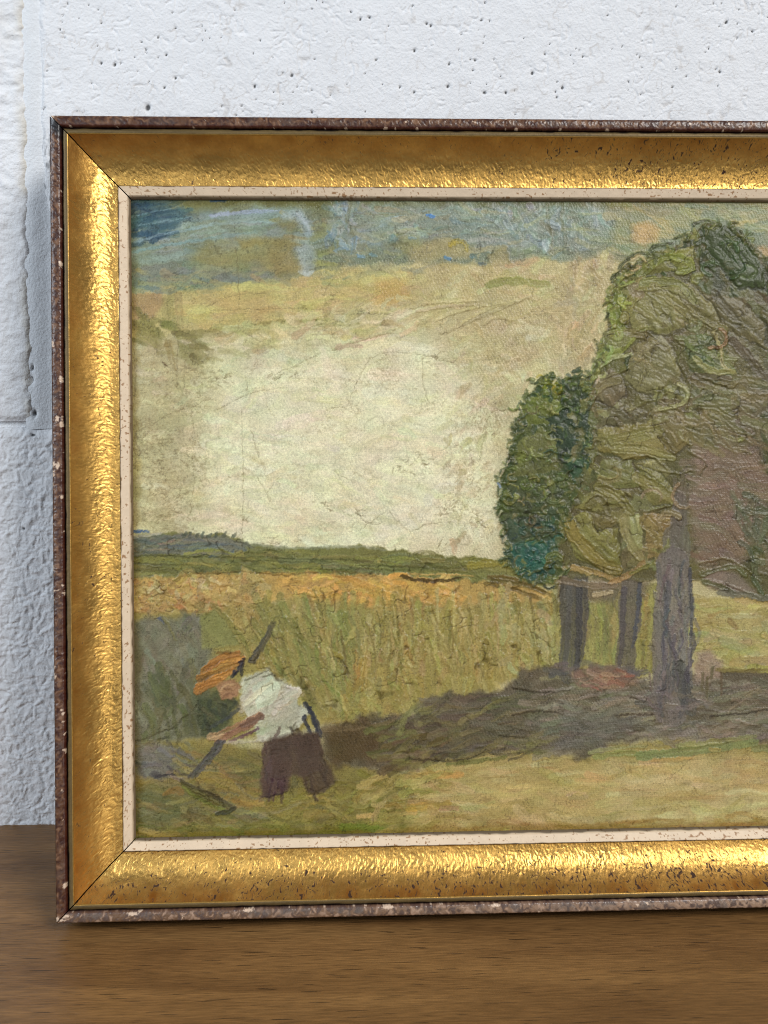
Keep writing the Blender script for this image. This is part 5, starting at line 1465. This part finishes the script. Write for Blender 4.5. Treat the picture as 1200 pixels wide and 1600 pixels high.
lobe([(420, 1120), (455, 1105), (468, 1120), (440, 1148), (415, 1150)], (172, 166, 142), 0.25, -0.5, warp=4, op=0.7)
stroke([(384, 1100), (400, 1085), (425, 1065)], 9, (206, 208, 176), op=0.85, h=0.3)
stroke([(382, 1064), (400, 1056), (420, 1048)], 4, (90, 84, 70), op=0.6, h=0.2)
stroke([(450, 1072), (468, 1078), (466, 1088)], 5, (214, 212, 200), op=0.9, h=0.45)
for p in ([(478, 1098), (486, 1115), (498, 1148)], [(484, 1106), (494, 1128), (502, 1150)], [(476, 1120), (482, 1140), (490, 1152)]):
    stroke(p, 8, (54, 54, 62), op=0.9, h=0.2)
for p, c in (([(405, 1118), (375, 1134), (335, 1150)], (144, 108, 84)), ([(400, 1126), (370, 1142), (340, 1158)], (132, 98, 78)), ([(408, 1120), (395, 1126), (380, 1134)], (110, 88, 70)), ([(330, 1152), (345, 1148)], (166, 128, 98))):
    stroke(p, 13, c, op=0.92, h=0.22, br=0.25)
stroke([(404, 1138), (385, 1148), (360, 1158)], 6, (96, 62, 80), op=0.8, h=0.15)
stroke([(350, 1160), (380, 1160), (402, 1158)], 5, (178, 172, 148), op=0.6, h=0.2)
stroke([(372, 1108), (352, 1124), (330, 1136)], 7, (70, 74, 76), op=0.7, h=0.12)
fill([(414, 1158), (456, 1150), (456, 1190), (450, 1236), (424, 1244), (407, 1248), (410, 1200)], (86, 69, 62), soft=4, warp=4, op=0.95, h=0.15)
fill([(454, 1152), (498, 1146), (508, 1180), (526, 1222), (508, 1236), (482, 1240), (468, 1200)], (86, 72, 58), soft=4, warp=4, op=0.95, h=0.15)
scatter([(414, 1160), (454, 1154), (448, 1234), (412, 1242)], 30, 94, (24, 54), (4, 9), [(92, 74, 70), (74, 58, 58), (100, 82, 72), (66, 52, 54)], h=0.15, spread=0.1)
scatter([(458, 1156), (496, 1152), (518, 1222), (482, 1234)], 30, 74, (24, 54), (4, 9), [(88, 74, 58), (74, 62, 52), (98, 84, 64), (70, 60, 54)], h=0.15, spread=0.12)
fill([(420, 1152), (496, 1146), (504, 1200), (470, 1214), (425, 1212)], (84, 69, 60), soft=5, warp=4, op=0.9, h=0.1)
fill([(457, 1212), (463, 1216), (467, 1228), (453, 1232)], (108, 102, 68), soft=2, warp=2, op=0.9)
stroke([(410, 1246), (440, 1240), (450, 1236)], 4, (56, 46, 46), op=0.8, h=0.1)
# scythe: handle above and below, and the blade's dark sweep
for k_ in (-4, 0, 4):
    stroke([(393 + k_ * .8, 1034 + k_ * .3), (412 + k_ * .8, 1004), (427 + k_ * .7, 972)], 6, (84 + 3 * k_, 80 + 2 * k_, 66), op=0.9, h=0.2, br=0.3)
stroke([(424, 976), (430, 966), (436, 962)], 4, (112, 106, 66), op=0.8, h=0.2)
for k_ in (-5, 0, 5):
    stroke([(346 + k_, 1158), (326 + k_, 1186), (300 + k_, 1214)], 6, (80 + 2 * k_, 80 + 2 * k_, 78 + 2 * k_), op=0.88, h=0.2, br=0.3)
for k_ in (-8, -2, 4, 9):
    stroke([(284 + k_ * .2, 1224 + k_ * .6), (320 + k_ * -.3, 1244 + k_ * .8), (362 - k_ * .4, 1264 + k_ * .5)], 7, (92 + 2 * k_, 88 + 2 * k_, 56), op=0.9, h=0.22, br=0.35)
stroke([(340, 1272), (355, 1268), (368, 1262)], 8, (62, 60, 48), op=0.85, h=0.3)
stroke([(260, 1240), (272, 1234), (284, 1238)], 12, (136, 108, 62), op=0.8, h=0.12)
stroke([(285, 1262), (305, 1282), (330, 1290)], 8, (140, 130, 88), op=0.6, h=0.2)

# ======== age cracks
for p in ([(213, 675), (240, 662), (270, 645), (300, 635), (330, 622)], [(380, 518), (400, 530), (430, 545)], [(430, 585), (470, 568), (500, 552)], [(368, 385), (372, 430), (374, 480)], [(278, 530), (277, 570), (276, 610)], [(389, 658), (400, 700), (415, 740)], [(402, 745), (415, 770), (426, 790)], [(300, 640), (302, 720), (300, 800)], [(378, 640), (380, 760), (378, 860), (380, 940)], [(205, 1162), (250, 1145), (290, 1115)],
          [(520, 1232), (560, 1220), (620, 1212)], [(590, 1065), (620, 1058), (660, 1048)], [(540, 640), (580, 560), (640, 552), (710, 568)], [(560, 830), (580, 815), (600, 800)], [(520, 735), (545, 750), (556, 752)], [(545, 775), (570, 815), (600, 820)], [(750, 720), (765, 650), (790, 640)], [(607, 800), (640, 830), (665, 820), (690, 815)], [(255, 785), (275, 775), (300, 768)],
          [(1110, 1145), (1080, 1185), (1040, 1220), (1020, 1225)], [(1130, 1265), (1160, 1275), (1200, 1278)], [(870, 1240), (868, 1260), (885, 1278)], [(870, 1185), (1000, 1192), (1060, 1190), (1110, 1186), (1200, 1188)], [(640, 1250), (720, 1252), (760, 1240)], [(214, 560), (208, 640)], [(660, 560), (662, 600), (668, 625)], [(340, 640), (390, 615), (440, 605)], [(530, 330), (560, 334), (640, 336), (680, 328)], [(290, 560), (286, 610)], [(520, 490), (560, 492), (610, 490)], [(322, 480), (360, 462), (420, 458)], [(330, 485), (480, 482), (540, 488)],
          [(1070, 520), (1090, 545), (1120, 560)], [(1140, 600), (1145, 640), (1130, 660)], [(555, 995), (640, 990), (700, 982)]):
    crack(p, w=0.7, c=(104, 92, 62), op=0.5)
for _ in range(70):
    x, y = prng.uniform(210, 780), prng.uniform(450, 850)
    a_ = prng.uniform(0, 6.28)
    L_ = prng.uniform(8, 40)
    crack([(x, y), (x + L_ * .5 * math.cos(a_) + prng.normal(0, 4), y + L_ * .5 * math.sin(a_) + prng.normal(0, 4)), (x + L_ * math.cos(a_), y + L_ * math.sin(a_))], w=0.6, c=(128, 114, 78), op=0.45)
stroke([(254, 566), (258, 570), (262, 572)], 3, (84, 66, 48), op=0.9)
# olive-brown film of old varnish creeping in from the slip, and a fine overall mottling
edge_ = np.minimum(np.minimum(jj - MARG / ST, NX - MARG / ST - jj), np.minimum(ii - MARG / ST, NY - MARG / ST - ii))
ef = sm(13, 0, edge_ + 6 * fbm(jj / 18, ii / 18, 77, 3)) * 0.55
PC[:] = PC * (1 - ef[..., None]) + PC * rgb((190, 170, 110)) * ef[..., None]
dx_ = 1.5 * fbm(jj / 8, ii / 8, 231, 2) + 0.8 * vn(jj / 2.6, ii / 2.6, 233)
dy_ = 1.5 * fbm(jj / 8, ii / 8, 235, 2) + 0.8 * vn(jj / 2.6, ii / 2.6, 237)
sx_ = np.clip(np.rint(jj + dx_), 0, NX - 1).astype(np.int32)
sy_ = np.clip(np.rint(ii + dy_), 0, NY - 1).astype(np.int32)
PC = PC[sy_, sx_]
PH = PH[sy_, sx_]
# broken creases of old, brittle paint, thickest where the paint is thick
wxx = jj + 6 * fbm(jj / 16, ii / 16, 241, 2)
wyy = ii + 6 * fbm(jj / 16, ii / 16, 243, 2)
thick = sm(0.05, 0.35, PH)
cr1 = sm(0.86, 0.99, 1 - np.abs(vn(wxx / 17, wyy / 11, 245))) * sm(0.0, 0.5, vn(jj / 13, ii / 13, 247))
cr2 = sm(0.84, 0.98, 1 - np.abs(vn(wxx / 8, wyy / 6, 249))) * sm(0.15, 0.6, vn(jj / 9, ii / 9, 251))
crs = np.clip(cr1 * (0.25 + 0.75 * thick) + 0.4 * cr2 * (0.2 + 0.8 * thick), 0, 1)
PC *= (1 - 0.32 * crs[..., None] * np.array([0.95, 1.0, 1.1], np.float32))
PH = PH - 0.14 * crs
spk = sm(0.55, 0.9, vn(jj / 1.6, ii / 1.6, 253) + 0.35 * vn(jj / 14, ii / 14, 255))
PC *= (1 - 0.14 * (spk * sm(0.78, 0.5, PC[..., 1]))[..., None])
PC *= (1 - 0.06 * spk[..., None])
mot = fbm(jj / 1.9, ii / 1.9, 201, 3)
PC *= (1 + 0.10 * mot)[..., None]
PC *= (1 + 0.05 * fbm(jj / 30, ii / 30, 203, 3))[..., None] * (1 + 0.02 * np.stack([fbm(jj / 25, ii / 25, 205 + q, 2) for q in range(3)], -1))
PC = np.clip(PC, 0.01, 1)
# relief: soften single-cell spikes, then add ground texture
PH2 = PH.copy()
PH2[1:-1, 1:-1] = (PH[1:-1, 1:-1] * 4 + PH[:-2, 1:-1] + PH[2:, 1:-1] + PH[1:-1, :-2] + PH[1:-1, 2:]) / 8
wl = 0.0014 / ST
wj = jj + 3 * fbm(jj / 40, ii / 40, 221, 2)
tw = np.sin(6.2832 * (wj * 0.90 - ii * 0.42) / wl + 0.8 * vn(jj / 6, ii / 6, 223)) * (0.55 + 0.45 * np.sin(6.2832 * (wj * 0.25 + ii * 0.95) / (wl * 1.5)))
PH2 += 0.120 * tw * np.clip(PWv - 0.15, 0, 1) * sm(-0.6, 0.4, fbm(jj / 50, ii / 50, 225, 2))
PH2 += 0.06 * fbm(jj / 2.0, ii / 2.0, 211, 2) + 0.05 * fbm(jj / 60, ii / 60, 213, 2)
keep = np.concatenate([np.arange(0, int(0.336 / ST)), np.arange(int(0.336 / ST), NX, 5)])
if keep[-1] != NX - 1:
    keep = np.append(keep, NX - 1)
cx_ = -OW / 2 - MARG + jj * ST
cz_ = FH - RW + MARG - ii * ST
Pc = np.stack([cx_, -(CANV + PH2 * RELIEF), cz_], -1)[:, keep]
grid_mesh("painted_canvas", Pc, M_canvas, root, color=np.clip(lin(PC) * PAINT_GAIN - 0.014, 0.006, 0.9)[:, keep], extra={"weave": PWv[:, keep]}, flip=True,
          uv=np.stack([jj * ST, ii * ST], -1)[:, keep])
